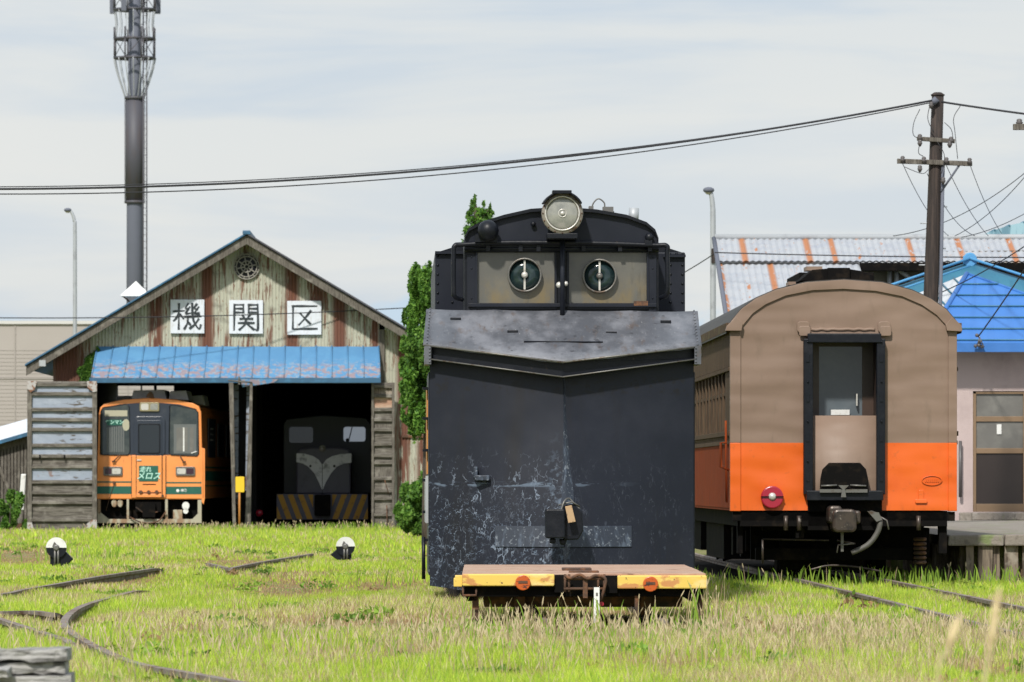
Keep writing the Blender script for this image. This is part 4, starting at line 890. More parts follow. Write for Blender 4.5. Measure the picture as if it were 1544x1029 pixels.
ld = batten_door(41, 146, 575, 802, -1.3, None, [(580, 'woodh'), (594, 'bluewood'), (618, 'bluewood'), (633, 'bluewood'), (648, 'bluewood'), (672, 'bluewood'), (688, 'bluewood'), (704, 'woodh'), (727, 'bluewood'), (743, 'woodh'), (758, 'woodh'), (784, 'woodh'), (800, 'woodh')], 'door_leaf')
m = MB()
for pp in ([(41, 575), (56, 575), (52, 588), (46, 592), (41, 586)], [(131, 575), (146, 575), (146, 590), (141, 592), (132, 585)], [(130, 802), (131, 790), (139, 784), (146, 784), (146, 802)], [(41, 802), (41, 788), (48, 788), (52, 802)]): m.ppoly(F, pp, -1.39, -1.365)
m.build('corner_plate', M('peeling_pale_iron', (.42, .40, .39), [dict(k='n', s=11, d=6, lo=.48, hi=.58, c=(.20, .09, .05))], rough=.8), ld)
m = MB(); 
for x in (60, 97): m.pbox(F, x - 1, x + 1, 686, 692, -1.4, -1.36)
m.build('door_bolt', 'under', ld)
rd = batten_door(560, 595, 577, 804, -.5, None, [(583, 'woodh'), (597, 'ptimber'), (618, 'deck'), (633, 'woodh'), (648, 'wood'), (670, 'woodh'), (687, 'woodh'), (698, 'woodh'), (722, 'wood'), (740, 'woodh'), (752, 'wood'), (776, 'woodh'), (802, 'wood')], 'door_leaf')
m = MB(); m.tube([F.p(580, 724, -.58), F.p(586, 745, -.58)], .012, 5); m.tube([F.p(583, 762, -.58), F.p(584, 800, -.58)], .015, 5); m.build('door_rod', 'rust', rd)
# two leaning centre door leaves seen nearly edge on
for x0, x1, xb0, xb1, nm in ((345, 352, 351, 356, -1), (377, 381, 369, 378, 1)):
    m = MB(); m.hexa([F.p(xb0, 803, -1.1), F.p(xb1, 803, -1.1), F.p(x1, 577, -1.1), F.p(x0, 577, -1.1)], [F.p(xb0, 803, .05), F.p(xb1, 803, .05), F.p(x1, 577, .05), F.p(x0, 577, .05)]); cl = m.build('centre_door_leaf', 'wood', t, .01)
m = MB(); m.hexa([F.p(356, 760, -.4), F.p(359, 760, -.4), F.p(360, 580, -.4), F.p(352, 580, -.4)], [F.p(356, 760, -.3), F.p(359, 760, -.3), F.p(360, 580, -.3), F.p(352, 580, -.3)])
m.hexa([F.p(370, 740, -.5), F.p(371, 740, -.5), F.p(377, 580, -.5), F.p(372, 580, -.5)], [F.p(370, 740, -.4), F.p(371, 740, -.4), F.p(377, 580, -.4), F.p(372, 580, -.4)]); m.build('blue_door_lining', 'bluewood', t)
m = MB(); m.pbox(F, 357, 373, 574, 803, .0, .25); m.build('centre_post', 'darkin', t)
m = MB(); m.pbox(F, 359, 362, 568, 580, -1.1, -1.05); m.tube([F.p(344, 574, -1.1), F.p(380, 577, -1.1)], .02, 6); m.build('door_track', 'steel', t)
# white pyramid cap on a vent
m = MB(); q = F.p(205, 446, 6); w = .40
ap = (q.x, 6, F.p(205, 424, 6).z); cs = [(q.x - w, 6 - w, q.z), (q.x + w, 6 - w, q.z), (q.x + w, 6 + w, q.z), (q.x - w, 6 + w, q.z)]
m.add([ap] + cs + [(a, b, c - .03) for a, b, c in cs], [(0, 1, 2), (0, 2, 3), (0, 3, 4), (0, 4, 1), (1, 5, 6, 2), (2, 6, 7, 3), (3, 7, 8, 4), (4, 8, 5, 1), (5, 8, 7, 6)]); vc = m.build('vent_cap', 'white', t)
m = MB(); 
for sx in (-1, 1):
    for sy in (-1, 1): m.tube([(q.x + sx * .34, 6 + sy * .34, q.z - .02), (q.x + sx * .12, 6 + sy * .12, q.z - .22)], .02, 6)
m.box((q.x - .16, 5.84, q.z - 1.0), (q.x + .16, 6.16, q.z - .2)); m.build('vent_stack', 'rust', vc)

# climbing ivy on the shed corner is built with the plants

# ================================================================ orange railcar
F = Frame(226, 148.5, -.012)
t = thing('railcar', F, 'orange and green diesel railcar half out of the left bay of the engine shed', 'railcar')
X0, X1 = F.p(145.5, 700, 0).x, F.p(306, 700, 0).x
outl = [(145.5, 753), (147, 690), (149, 625), (151, 615), (157, 609), (185, 603), (226, 600), (266, 603), (291, 608), (300, 613), (303.5, 622), (305, 690), (306, 753)]
m = MB(); m.ppoly(F, outl, 0, .12); m.build('front_end', 'orange', t, .03)
L = 17.5
m = MB(); P = [F.p(x, y, .1) for x, y in outl]; c0 = Vector((0, .1, 2.0))
P = [Vector((p.x * .985, .1, 2.0 + (p.z - 2.0) * .988)) for p in P]
for i in range(len(P) - 1):
    a, b = P[i], P[i + 1]; Lv = Vector((0, L, 0)); m.add([a, b, b + Lv, a + Lv], [(0, 1, 2, 3)])
m.add([p + Vector((0, L, 0)) for p in P], [list(range(len(P)))[::-1]]); m.add([P[0], P[-1], P[-1] + Vector((0, L, 0)), P[0] + Vector((0, L, 0))], [(0, 1, 2, 3)])
m.build('body', 'orange', t)
xs = P[-2].x + .015
m = MB(); m.box((xs, 2.4, 1.97), (xs + .02, 5.2, 3.0)); m.box((xs, 6.4, 2.0), (xs + .02, 9, 2.9)); m.box((xs, 10, 2.0), (xs + .02, 13, 2.9)); m.build('side_window', 'navy', t)
m = MB(); m.box((xs, .5, 1.35), (xs + .03, L, 1.6)); m.box((xs, .5, 1.68), (xs + .03, L, 1.72)); m.box((xs, .5, 1.2), (xs + .03, L, 1.23)); m.build('side_band', 'green', t)
m = MB()
for z in (2.72, 2.57, 2.42): m.box((xs + .02, 3.2, z), (xs + .025, 4.4, z + .035))
m.build('side_lettering', 'white', t)
m = MB(); m.ppoly(F, [(303, 675), (309, 677), (309, 752), (307, 761), (304, 757), (304, 745)], -.02, .03); m.tube([F.p(305, 676, -.03), F.p(306, 750, -.03)], .015, 6); m.build('corner_handrail', 'orange', t, .01)
m = MB(); m.ppoly(F, [(151, 686), (151.5, 625), (154, 618), (180, 610), (226, 606.5), (270, 610), (296, 617), (299, 625), (299.5, 686)], -.012, .0); m.build('dark_windscreen_band', 'navy', t)
m = MB(); m.ppoly(F, [(151.5, 684), (152, 621), (155, 615), (190, 609.5), (195, 614), (196, 681), (193, 686), (154, 686)], -.02, -.011); wl_ = m.build('windscreen', M('clear_dark_glass', (.03, .04, .042), [dict(k='n', s=2, lo=.4, hi=.7, c=(.07, .08, .075))], rough=.08), t)
m = MB(); m.ppoly(F, [(255, 683), (256, 612), (260, 610.5), (294, 617), (298.5, 622), (299.5, 684), (297, 687.5), (258, 686)], -.02, -.011); wr_ = m.build('windscreen', bpy.data.materials['clear_dark_glass'], t)
m = MB(); m.pbox(F, 158, 192, 619, 628, -.026, -.021); m.build('blind', 'frost', wl_)
m = MB()
for i in range(8): m.pbox(F, 161 + i * 3.4, 163.5 + i * 3.4, 645 - i * .4, 682, -.025, -.021)
m.build('seat_slats', 'grille', wl_)
m = MB(); m.disc(F, 190, 641, 5.5, -.026, -.021, 0, 16, 9); m.build('round_mirror', 'frost', wl_)
m = MB(); m.pbox(F, 262, 296, 640, 684, -.0235, -.021); m.build('inner_panel', 'grille', wr_)
m = MB(); m.pbox(F, 266, 283, 645, 680, -.026, -.0235); m.pbox(F, 286, 292, 645, 682, -.026, -.0235); m.build('inner_window', 'doorglass', wr_)
m = MB(); m.pbox(F, 276, 278, 645, 681, -.03, -.026); m.tube([F.p(288, 684, -.03), F.p(297, 681, -.03)], .015, 5); m.build('inner_pole', 'white', wr_)
m = MB(); m.pbox(F, 161, 184, 633, 641.5, -.028, -.0265); sg = m.build('one_man_plate', 'green', wl_)
q = F.p(172.7, 637.2, -.0285); text_mesh('ワンマン', .12, (q.x, q.y, q.z), 'plate_lettering', 'mint', sg, .0012, .003)
# window rubber outlines
def outline(pp, r, y): return smooth_path([F.p(x, yy, y) for x, yy in pp + pp[:1]], 2)
m = MB()
for pp in ([(151.5, 684), (152, 621), (155, 615), (190, 609.5), (195, 614), (196, 681), (193, 686), (154, 686)], [(255, 683), (256, 612), (260, 610.5), (294, 617), (298.5, 622), (299.5, 684), (297, 687.5), (258, 686)]):
    m.tube([F.p(x, y, -.02) for x, y in pp + pp[:1]], .014, 5)
m.build('window_rubber', 'black', t)
# centre gangway door
m = MB(); m.rrect(F, 202, 249, 628, 688, 7, -.05, -.0125); ds = m.build('door_surround', 'navy', t, .012)
m = MB(); m.rrect(F, 205.5, 244, 634, 687, 3, -.07, -.05); dd = m.build('upper_door', 'navy', t, .006)
m = MB(); m.rrect(F, 208, 242, 639, 685, 3, -.078, -.0705); m.build('door_rubber', 'black', dd, .004)
m = MB(); m.rrect(F, 210, 240, 641, 683, 3, -.084, -.0785); m.build('door_window', 'glass', dd)
m = MB(); m.pbox(F, 205.5, 244, 687, 749, -.06, -.003); ld_ = m.build('lower_door', 'orange', t, .01)
m = MB(); m.pbox(F, 198, 205.5, 687, 751, -.03, -.003); m.pbox(F, 244, 250, 687, 751, -.03, -.003); m.pbox(F, 205.5, 244, 745, 750, -.1, -.061); m.build('door_pillar', 'orange', t, .008)
m = MB(); m.pbox(F, 205, 205.8, 687, 749, -.064, -.03); m.pbox(F, 243.8, 244.6, 687, 749, -.064, -.03); m.pbox(F, 198, 198.7, 687, 750, -.034, -.004); m.pbox(F, 249.5, 250.2, 687, 750, -.034, -.004); m.build('door_seam', 'black', t)
m = MB(); m.pbox(F, 209.5, 238.5, 702.5, 726, -.075, -.0605); hm = m.build('head_board', 'green', ld_, .003)
q = F.p(219, 708.5, -.0765); text_mesh('走れ', .155, tuple(q), 'head_lettering', 'mint', hm, .0012, .003, shear=.25)
q = F.p(224, 718.5, -.0765); text_mesh('メロス', .21, tuple(q), 'head_lettering', 'mint', hm, .0012, .004, shear=.25)
m = MB(); m.pbox(F, 206.5, 213, 693, 695, -.09, -.062); m.build('door_handle', 'silver', ld_)
m = MB(); m.pbox(F, 215, 235, 730, 731.5, -.064, -.0605); m.build('vent_slot', 'under', ld_)
m = MB()
for x in (212, 224, 236): m.disc(F, x, 742, 2.6, -.14, -.0605, 0, 10)
m.tube([F.p(208, 743, -.1), F.p(243, 743, -.1)], .014, 5); m.disc(F, 245, 748, 2, -.12, -.06, 0, 8); m.build('jumper_socket', 'rust', ld_)
m = MB(); m.rrect(F, 210.5, 240, 607, 620.5, 2, -.06, -.012); tl = m.build('top_lamp_box', M('brass_lamp_frame', (.30, .26, .15), rough=.4, metal=.3), t, .006)
m = MB(); m.rrect(F, 212.5, 224, 609, 618.5, 2, -.066, -.0605); m.build('lamp_lens', 'silver', tl)
m = MB(); m.rrect(F, 226.5, 238, 609, 618.5, 2, -.066, -.0605); m.build('lamp_lens', 'lens', tl)
for x0, x1, dk_, lt in ((156, 184.5, (158, 168), (169, 182)), (265, 294, (281, 292), (267, 280))):
    m = MB(); m.rrect(F, x0, x1, 704, 717.5, 1.5, -.05, -.003); lb = m.build('lamp_box', 'steel', t, .006)
    m = MB(); m.rrect(F, dk_[0], dk_[1], 706.5, 715, 1, -.056, -.0505); m.build('tail_lamp', M('dull_tail_lens', (.05, .02, .035), rough=.2), lb)
    m = MB(); m.rrect(F, lt[0], lt[1], 706.5, 715, 2, -.056, -.0505); m.build('headlight', 'silver', lb)
for a, b in (((181, 686), (171, 696)), ((271, 687), (277, 697))):
    m = MB(); m.tube([F.p(*a, -.05), F.p(*b, -.07)], .016, 5); m.tube([F.p(b[0] - 2, b[1] + .5, -.06), F.p(b[0] + 3, b[1] - .5, -.06)], .025, 6); m.build('wiper', 'rust', t)
m = MB(); m.pbox(F, 145.6, 198, 733.5, 745, -.008, -.0005); m.pbox(F, 250, 305.6, 734, 745.5, -.008, -.0005); m.pbox(F, 145.6, 198, 726, 728, -.008, -.0005); m.pbox(F, 250, 305.6, 727, 729, -.008, -.0005); gb = m.build('green_band', 'green', t)
m = MB(); m.disc(F, 268, 740, 2.4, -.012, -.0082, 0, 16); m.build('round_crest', 'white', gb)
q = F.p(277, 740, -.0092); text_mesh('津鉄', .082, tuple(q), 'band_lettering', 'white', gb, .0009, .002)
m = MB(); m.tube([F.p(172, 729, -.03), F.p(166, 748, -.03), F.p(160, 770, -.05)], .008, 5); m.disc(F, 172, 728, 2.4, -.06, -.003, 0, 8); m.build('lamp_cable', 'rust', t)
m = MB(); m.ppoly(F, [(220, 599), (222, 595), (225, 591), (228, 591), (231, 595), (232, 601)], -.05, .1); m.build('horn', 'rust', t)
for px0, px1, top, y in ((198, 252, 588, .9), (254, 285, 589, .9), (286, 310, 596, 3)):
    m = MB(); m.ppoly(F, [(px0, 602 + (6 if y > 1 else 0)), (px0 + 3, top + 1), (px1 - 4, top), (px1, 604 + (8 if y > 1 else 0))], y, y + 1.8); m.build('roof_unit', 'acgrey', t, .02)
m = MB(); m.pbox(F, 176, 198, 597, 606, 2, 5); m.build('roof_unit', 'acgrey', t, .02)
# cream pilot frame
m = MB(); m.ppoly(F, [(147, 753), (151.5, 753), (151.5, 773), (164, 783), (290, 783), (298, 775), (298, 754), (304, 754), (304, 789), (147, 789)], -.03, .03)
m.pbox(F, 191, 194.5, 753, 783, -.02, .02); m.pbox(F, 249, 253, 753, 783, -.02, .02); m.build('pilot_frame', 'cream', t, .006)
m = MB(); m.box((X0 + .1, .3, .3), (X1 - .1, L, 1.0)); m.box((X0 + .15, .3, .12), (X1 - .15, 1.2, .3)); m.pbox(F, 204, 243, 757, 772, .0, .3); m.pbox(F, 215, 234, 760, 780, -.15, .2); m.build('underframe', 'under', t)
m = MB(); 
for x in (172, 181): m.disc(F, x, 759, 4.2, .05, .2, 0, 14, 6)
m.pbox(F, 261, 275, 769, 783, .03, .25); m.build('air_tank', 'cream', t, .01)
m = MB(); m.disc(F, 280, 763, 5.5, -.0, .1, 0, 16, 6); m.disc(F, 280, 771, 4, .0, .1, 0, 12); m.build('horn_disc', 'white', t)
m = MB(); m.tube(smooth_path([F.p(196, 780, -.1), F.p(210, 787, -.12), F.p(226, 789, -.12), F.p(240, 785, -.1), F.p(250, 772, -.1)]), .02, 6)
m.tube(smooth_path([F.p(205, 765, -.1), F.p(220, 775, -.12), F.p(238, 772, -.12)]), .015, 6); m.build('brake_hose', 'rust', t)
m = MB()
for y in (2.2, 4.2, 13, 15):
    m.tube([(-.6, y, .55), (.6, y, .55)], .06, 8)
    for x in (-.57, .57): m.lathe((x, y, .55), [(.38, -.06), (.42, -.05), (.4, .06)], 'x', 20)
m.build('wheelset', 'under', t)

# ================================================================ shunting locomotive in the right bay
F = Frame(486, 152.4, YS)
t = thing('shunting_locomotive', F, 'dark shunting locomotive with a pale winged chevron and striped bumper inside the right shed bay', 'locomotive')
m = MB(); m.ppoly(F, [(427, 745), (427, 640), (432, 632), (486, 626), (552, 630), (560, 640), (560, 745)], 2.2, 8); cb = m.build('cab', 'locodark', t, .03)
wn = F.p(535, 655, 2.2)
m = MB(); m.rrect(F, 518, 551, 644, 666, 4, 2.17, 2.199); m.build('cab_window', M('painted_glow_glass', (.30, .34, .38), rough=.1, emit=((.30, .34, .40), .35)), cb)  # daylight seen through the cab put in as a glow of the pane
m = MB(); m.rrect(F, 436, 472, 644, 668, 4, 2.17, 2.199); m.build('cab_window', 'glass', cb)
m = MB(); m.tube([F.p(531, 644, 2.16), F.p(526, 664, 2.16)], .015, 5); m.disc(F, 524, 664, 3, 2.1, 2.17, 0, 10); m.build('wiper', 'black', cb)
m = MB(); m.ppoly(F, [(447, 745), (447, 684), (452, 677), (470, 675), (512, 675), (525, 678), (529, 684), (529, 745)], 0, 2.2); bn = m.build('bonnet', 'locogrey', t, .04)
m = MB(); m.ppoly(F, [(447, 684), (458, 684), (472, 688), (480, 693), (486, 701), (492, 693), (501, 688), (514, 685), (530, 684), (530, 698), (519, 699), (508, 704), (499, 714), (491, 728), (486, 740), (481, 728), (474, 714), (465, 704), (456, 699), (447, 697)], -.012, -.002); m.build('pale_chevron', 'locowhite', bn)
m = MB(); m.pbox(F, 485.6, 486.4, 701, 745, -.02, -.001)
for x in (468, 504): m.disc(F, x, 703, 2, -.05, -.013, 0, 8)
m.build('bonnet_door_seam', 'black', bn)
q = F.p(486, 676.5, -.1); m = MB(); m.lathe(tuple(q), [(.06, 0), (.085, .0), (.09, .12)], 'y', 18); hl = m.build('headlamp', 'emblem', bn)
m = MB(); m.lathe((q.x, q.y - .01, q.z), [(.001, 0), (.055, .006)], 'y', 18); m.build('lens', 'silver', hl)
m = MB(); m.pbox(F, 417, 555, 745, 784, -.4, -.2); bm_ = m.build('bumper_beam', 'locogrey', t, .01)
def clip_stripe(a, w, sl, x0, x1, y0=746., y1=783.):
    """parallelogram (a..a+w at the top, shifted by sl at the bottom) cut to x0..x1"""
    poly = [(a, y0), (a + w, y0), (a + w + sl, y1), (a + sl, y1)]
    for lim, keep in ((x0, lambda x: x >= x0), (x1, lambda x: x <= x1)):
        out = []
        for k in range(len(poly)):
            p, q = poly[k], poly[(k + 1) % len(poly)]
            if keep(p[0]): out.append(p)
            if keep(p[0]) != keep(q[0]): f = (lim - p[0]) / (q[0] - p[0]); out.append((lim, p[1] + (q[1] - p[1]) * f))
        poly = out
    return poly
for s_ in (0, 1):
    m = MB()
    for i in range(-1, 4):
        pp = clip_stripe(418 + i * 15.5, 8.5, 14, 417.5, 472) if s_ == 0 else clip_stripe(546 - i * 15.5, 8.5, -14, 501, 554.5)
        if len(pp) > 2: m.ppoly(F, pp, -.406, -.401)
    m.build('hazard_stripes', 'amber', bm_)
m = MB(); m.pbox(F, 474, 498, 746, 778, -.75, -.41); m.build('coupler', 'under', t, .03)
m = MB(); m.box((-1.2, -.2, .3), (1.2, 8, .95)); m.build('underframe', 'under', t)
m = MB()
for y in (1.2, 3.2, 5.5):
    for x in (-.57, .57): m.lathe((x, y, .5), [(.38, -.06), (.42, -.05), (.4, .06)], 'x', 20)
m.build('wheelset', 'under', t)
F = SF
o = MB(); q = F.p(391, 774, 3); o.lathe(tuple(q), [(.001, 0), (.09, .01), (.1, .05)], 'y', 14); o = o.build('round_marker', 'redlamp'); o.location = F.o; o.rotation_euler = (0, 0, F.a)
tag(o, 'small red and white round marker lamp in the dark behind the yellow sign', 'marker lamp')

# ================================================================ yellow sign on an orange post
F = Frame(361, 147.4, 0)
t = thing('marker_sign', F, 'small yellow square sign on a thin orange post before the centre of the shed', 'sign')
m = MB(); m.rrect(F, 355, 368.5, 719, 742.5, 1.5, -.03, -.005); m.build('sign_plate', 'ysign', t, .004)
m = MB(); q = F.p(361, 800, 0); m.tube([(0, .01, 0), (0, .01, F.p(361, 722, 0).z)], .028, 8); m.build('post', 'postorange', t)

# ================================================================ far left: beige hall, lean-to shed, white post
F = Frame(75, 250, 0)
t = thing('beige_hall', F, 'large plain beige clad hall with pale parapet behind the engine shed', 'building')
za = F.p(75, 489, 0).z
m = MB(); m.box((-10, 0, 0), (7.5, 20, za)); m.build('wall', 'beige', t)
m = MB(); m.box((-10.1, -.1, za), (7.6, 20.1, za + .14)); m.build('parapet', 'beigetrim', t)
m = MB(); z = .6
while z < F.p(0, 525, 0).z: m.box((-10, -.012, z), (7.5, -.004, z + .03)); z += .17
for x in (-6.6, -1.55, 3.4): m.box((x, -.035, 0), (x + .05, -.005, za))
m.box((-10, -.035, F.p(0, 572, 0).z), (7.5, -.005, F.p(0, 572, 0).z + .05)); m.build('cladding_joint', M('joint_line_beige', (.33, .30, .275), rough=.8), t)  # joint lines a little darker than the cladding
m = MB(); m.box((7.52, 5, 0), (16, 20, za * .8)); m.build('rear_wing', 'beige', t)
F = Frame(10, 152, 0)
t = thing('lean_to_shed', F, 'small grey timber shed with sloping pale roof and blue edge, at the far left', 'shed')
m = MB(); q = [F.p(-160, 716, 0), F.p(40, 657, 0), F.p(40, 803, 0), F.p(-160, 803, 0)]; m.hexa([q[3], q[2], q[1], q[0]], [v + Vector((0, 3, 0)) for v in (q[3], q[2], q[1], q[0])]); m.build('wall', 'wood', t)
m = MB()
for i in range(26):
    x = -90 + i * 5; m.pbox(F, x, x + .8, 668 + (40 - x) * .29, 803, -.02, 0)
m.build('board_gap', 'under', t)
m = MB(); u = Vector((0, 0, .1)); a, b = F.p(-160, 710, -.3), F.p(48, 650, -.3); m.hexa([a - u, b - u, b, a], [a - u + Vector((0, .1, 0)), b - u + Vector((0, .1, 0)), b + Vector((0, .1, 0)), a + Vector((0, .1, 0))]); m.build('roof_edge', 'blueedge', t)
m = MB(); up = Vector((0, 4, .5)); m.hexa([a + Vector((0, .1, -.05)), b + Vector((0, .1, -.05)), b + up - u * .5, a + up - u * .5], [a + Vector((0, .1, 0)), b + Vector((0, .1, 0)), b + up, a + up]); m.build('roof', 'signwhite', t)
m = MB(); m.hexa([F.p(-10, 690, -.08), F.p(-6, 690, -.08), F.p(26, 760, -.08), F.p(20, 760, -.08)], [F.p(-10, 690, -.021), F.p(-6, 690, -.021), F.p(26, 760, -.021), F.p(20, 760, -.021)]); m.build('brace', 'wood', t)
F = Frame(33, 149.2, 0)
m = MB(); m.hexa([F.p(28, 770, 0), F.p(36, 770, 0), F.p(39.5, 715, 0), F.p(31.5, 715, 0)], [v + Vector((0, .15, 0)) for v in (F.p(28, 770, 0), F.p(36, 770, 0), F.p(39.5, 715, 0), F.p(31.5, 715, 0))])
t = thing('wrapped_post', F, 'short white wrapped post leaning beside the open shed door leaf', 'post')
m.build('white_wrap', 'white', t, .03)
m = MB(); m.tube([(F.p(31, 800, .07).x, .07, 0), F.p(33, 768, .07)], .05, 8); m.build('stake', 'wood', t)
m = MB(); q = F.p(30, 790, 0); m.hexa([F.p(20, 803, 0), F.p(38, 803, 0), F.p(36, 788, 0), F.p(26, 790, 0)], [v + Vector((0, .5, 0)) for v in (F.p(20, 803, 0), F.p(38, 803, 0), F.p(36, 788, 0), F.p(26, 790, 0))])
o = m.build('stump', 'rust'); o.location = F.o; tag(o, 'brown rotten stump at the foot of the white wrapped post', 'stump')

# ================================================================ radio mast
F = Frame(203, 300, 0)
t = thing('radio_mast', F, 'tall grey monopole radio mast with climbing ladder and open antenna cage rising behind the shed', 'radio mast')
def fz(py): return F.p(203, py, 0).z
m = MB(); m.tube([(0, 0, 0), (0, 0, fz(305)), (0, 0, fz(150)), (-.0, 0, fz(-60))], [.46, .42, .36, .30], 20); m.build('pole', 'mast', t)
m = MB(); m.tube([(0, 0, fz(305)), (0, 0, fz(150))], .47, 20)
for py in (305, 148): m.ring((0, 0, 0), .3, .5, 0, .01) if 0 else m.lathe((0, 0, fz(py)), [(.46, -.08), (.54, -.06), (.54, .06), (.46, .08)], 'z', 20)
m.build('cable_shroud', 'mastdark', t)
m = MB()
lx = .50
for dx in (0, .26): m.tube([(lx + dx * .7 - .02, -.35, 1), (lx + dx * .7 - .02, -.35, fz(-60))], .04, 5)
z = 1.
while z < fz(-60): m.tube([(lx - .02, -.35, z), (lx + .16, -.35, z)], .02, 4, caps=False); z += .35
z = 3.
while z < fz(-60): m.tube([(.3, 0, z), (lx, -.35, z)], .03, 4); z += 2.8
m.build('ladder', 'mastdark', t)
m = MB()
for sx in (-1, 1):
    for sy in (-1, 1): m.tube([(sx * .5, sy * .3, fz(150)), (sx * .5, sy * .3, fz(305))], .02, 4)
m.build('guide_wire', 'mastdark', t)
def ringplat(py, r, nm):
    m = MB(); n = 8
    pts = [(r * math.cos(2 * math.pi * (k + .5) / n), r * math.sin(2 * math.pi * (k + .5) / n), fz(py)) for k in range(n)]
    for k in range(n): m.tube([pts[k], pts[(k + 1) % n]], .07, 5)
    for k in range(0, n, 2): m.tube([(0, 0, fz(py)), pts[k]], .045, 5)
    m.build(nm, 'mastdark', t); return pts
p1 = ringplat(88, 1.12, 'antenna_ring'); p2 = ringplat(59, 1.12, 'antenna_ring'); p3 = ringplat(15, 1.15, 'antenna_ring'); p4 = ringplat(-12, 1.15, 'antenna_ring')
m = MB()
for k in range(8):
    m.tube([p1[k], p2[k]], .045, 5); m.tube([p3[k], p4[k]], .045, 5); m.tube([p1[k], p2[(k + 1) % 8]], .025, 4); m.tube([p3[k], p4[(k + 1) % 8]], .025, 4)
    m.tube([p2[k], (p2[k][0], p2[k][1], fz(42))], .05, 5)
m.build('cage_bars', 'mastdark', t)
m = MB()
for k in range(16):
    a = 2 * math.pi * k / 16; c, s_ = math.cos(a), math.sin(a)
    m.tube(smooth_path([(.5 * c, .5 * s_, fz(148)), (.72 * c, .72 * s_, fz(130)), (.98 * c, .98 * s_, fz(106)), (1.12 * c, 1.12 * s_, fz(88))], 4), .03, 4)
    m.tube(smooth_path([(1.08 * c, 1.08 * s_, fz(59)), (1.0 * c, 1.0 * s_, fz(36)), (1.1 * c, 1.1 * s_, fz(15))], 4), .026, 4)
m.build('feeder_cables', 'galv', t)
for k in (0, 3, 5):
    a = 2 * math.pi * k / 8 + .4; m = MB(); x, y = 1.3 * math.cos(a), 1.3 * math.sin(a); m.box((x - .14, y - .08, fz(20)), (x + .14, y + .08, fz(-40))); m.build('antenna_panel', 'mast', t, .03)

# ================================================================ street lamps
def lamp(px, D, ytop, label, flip=1, arm=10):
    F = Frame(px, D, 0); t = thing('street_lamp', F, label, 'street lamp', 'tall street lamps on the skyline')
    zt = F.p(px, ytop, 0).z
    m = MB(); m.tube(smooth_path([(0, 0, 0), (0, 0, zt * .5), (0, 0, zt - .9), (-.02 * flip, 0, zt - .35), (-.12 * flip, 0, zt - .06), (-.22 * flip, 0, zt)], 5), [.075 - .03 * i / 25 for i in range(26)], 10); m.build('pole', 'galv', t)
    m = MB(); m.sphere((-.24 * flip, 0, zt - .0), .13, 12, 0, .55); h = m.build('lamp_head', 'mast', t)
    m = MB(); m.sphere((-.24 * flip, 0, zt - .05), .085, 10, 0, .6); m.build('lamp_glass', 'frost', h); return t
lamp(113, 190, 317, 'slim grey street lamp rising behind the beige hall left of the radio mast')
q = lamp(1075, 128, 287, 'slim grey street lamp standing at the left end of the rust striped roof', .4)
F = Frame(1075, 128, 0); m = MB(); m.pbox(F, 1072.5, 1078, 375, 397, -.1, .1); m.build('fuse_box', 'polewood', q)

# ================================================================ warehouse with rust-striped roof
F = Frame(1300, 110, 0)
t = thing('warehouse', F, 'long warehouse with a silvery corrugated roof streaked by rust behind the brown carriage', 'warehouse')
def roofpt(px, py, y): return F.p(px, py, y)
yr, ye_ = 6., 0.
zr, zl = F.p(1300, 360, yr).z, F.p(1300, 478, 0).z
zu = zl + (zr - zl) * .72; yu = yr * .66; zu = F.p(1300, 394, yu).z; zl2 = F.p(1300, 480, -.8).z
def corr_roof(mb, xa, xb, y0, z0, y1, z1, pitch=.13, amp=.014):
    n = int((xb - xa) / (pitch / 4)); vs = []
    for i in range(n + 1):
        x = xa + (xb - xa) * i / n; a = amp * math.cos(2 * math.pi * x / pitch); vs += [(x, y0, z0 + a), (x, y1, z1 + a)]
    fs = [(2 * i, 2 * i + 2, 2 * i + 3, 2 * i + 1) for i in range(n)]; mb.add(vs, fs); mb.add([(v[0], v[1], v[2] - .03) for v in vs], [f[::-1] for f in fs])
xl_ = F.p(1078, 360, yr).x; xr_ = xl_ + 30; xm = F.p(1296, 400, yu).x
m = MB(); corr_roof(m, xl_, xr_, yu, zu, yr, zr); m.build('upper_roof', 'wroof', t)
m = MB(); corr_roof(m, xl_, xm, -.8, zl2, yu + .2, zu - .02); m.build('lower_roof', 'wroof2', t)
m = MB(); m.tube([(xl_, yr, zr + .03), (xr_, yr, zr + .03)], .06, 8); m.build('ridge_cap', 'galv', t)
m = MB(); m.box((xl_ - .03, -.8, zl2 - .1), (xl_, yr, zl2 - .02)); m.tube([(xl_ - .02, -.8, zl2), (xl_ - .02, yu, zu), (xl_ - .02, yr, zr)], .05, 6); m.build('verge', 'mast', t)
m = MB(); m.box((xl_ + .8, -.9, zl2 + .75), (xl_ + 2.3, -.1, zl2 + .8)) if 0 else m.tube([F.p(1296, 383, yu + .9), F.p(1544, 380, yu + .9)], .03, 6); m.build('gutter_pipe', 'wood', t)
m = MB(); m.box((xl_ + .8, .2, 0), (xr_, 2.0, zl2 - .1)); m.box((xm, yu + .3, 0), (xr_, yr, zu - .12)); m.box((xl_ + .8, 2.0, 0), (xm, yu, zl2 - .1))
m.build('wall', 'wwall', t)
m = MB(); m.box((xm, yu - .25, zu - .2), (xr_, yu + .1, zu - .04)); m.build('dark_eave_board', 'under', t)  # near-black board below the front edge of the upper roof
for i in range(10):
    x = xm + .5 + i * 2.2; m = MB(); m.box((x, yu + .22, zu - 1.2), (x + 1.3, yu + .29, zu - .55)); m.build('clerestory_window', 'glass', t)
m = MB()
for x in (1341, 1352): m.tube([F.p(x, 402, yu + .15), F.p(x, 470, yu + .15)], .05, 6)
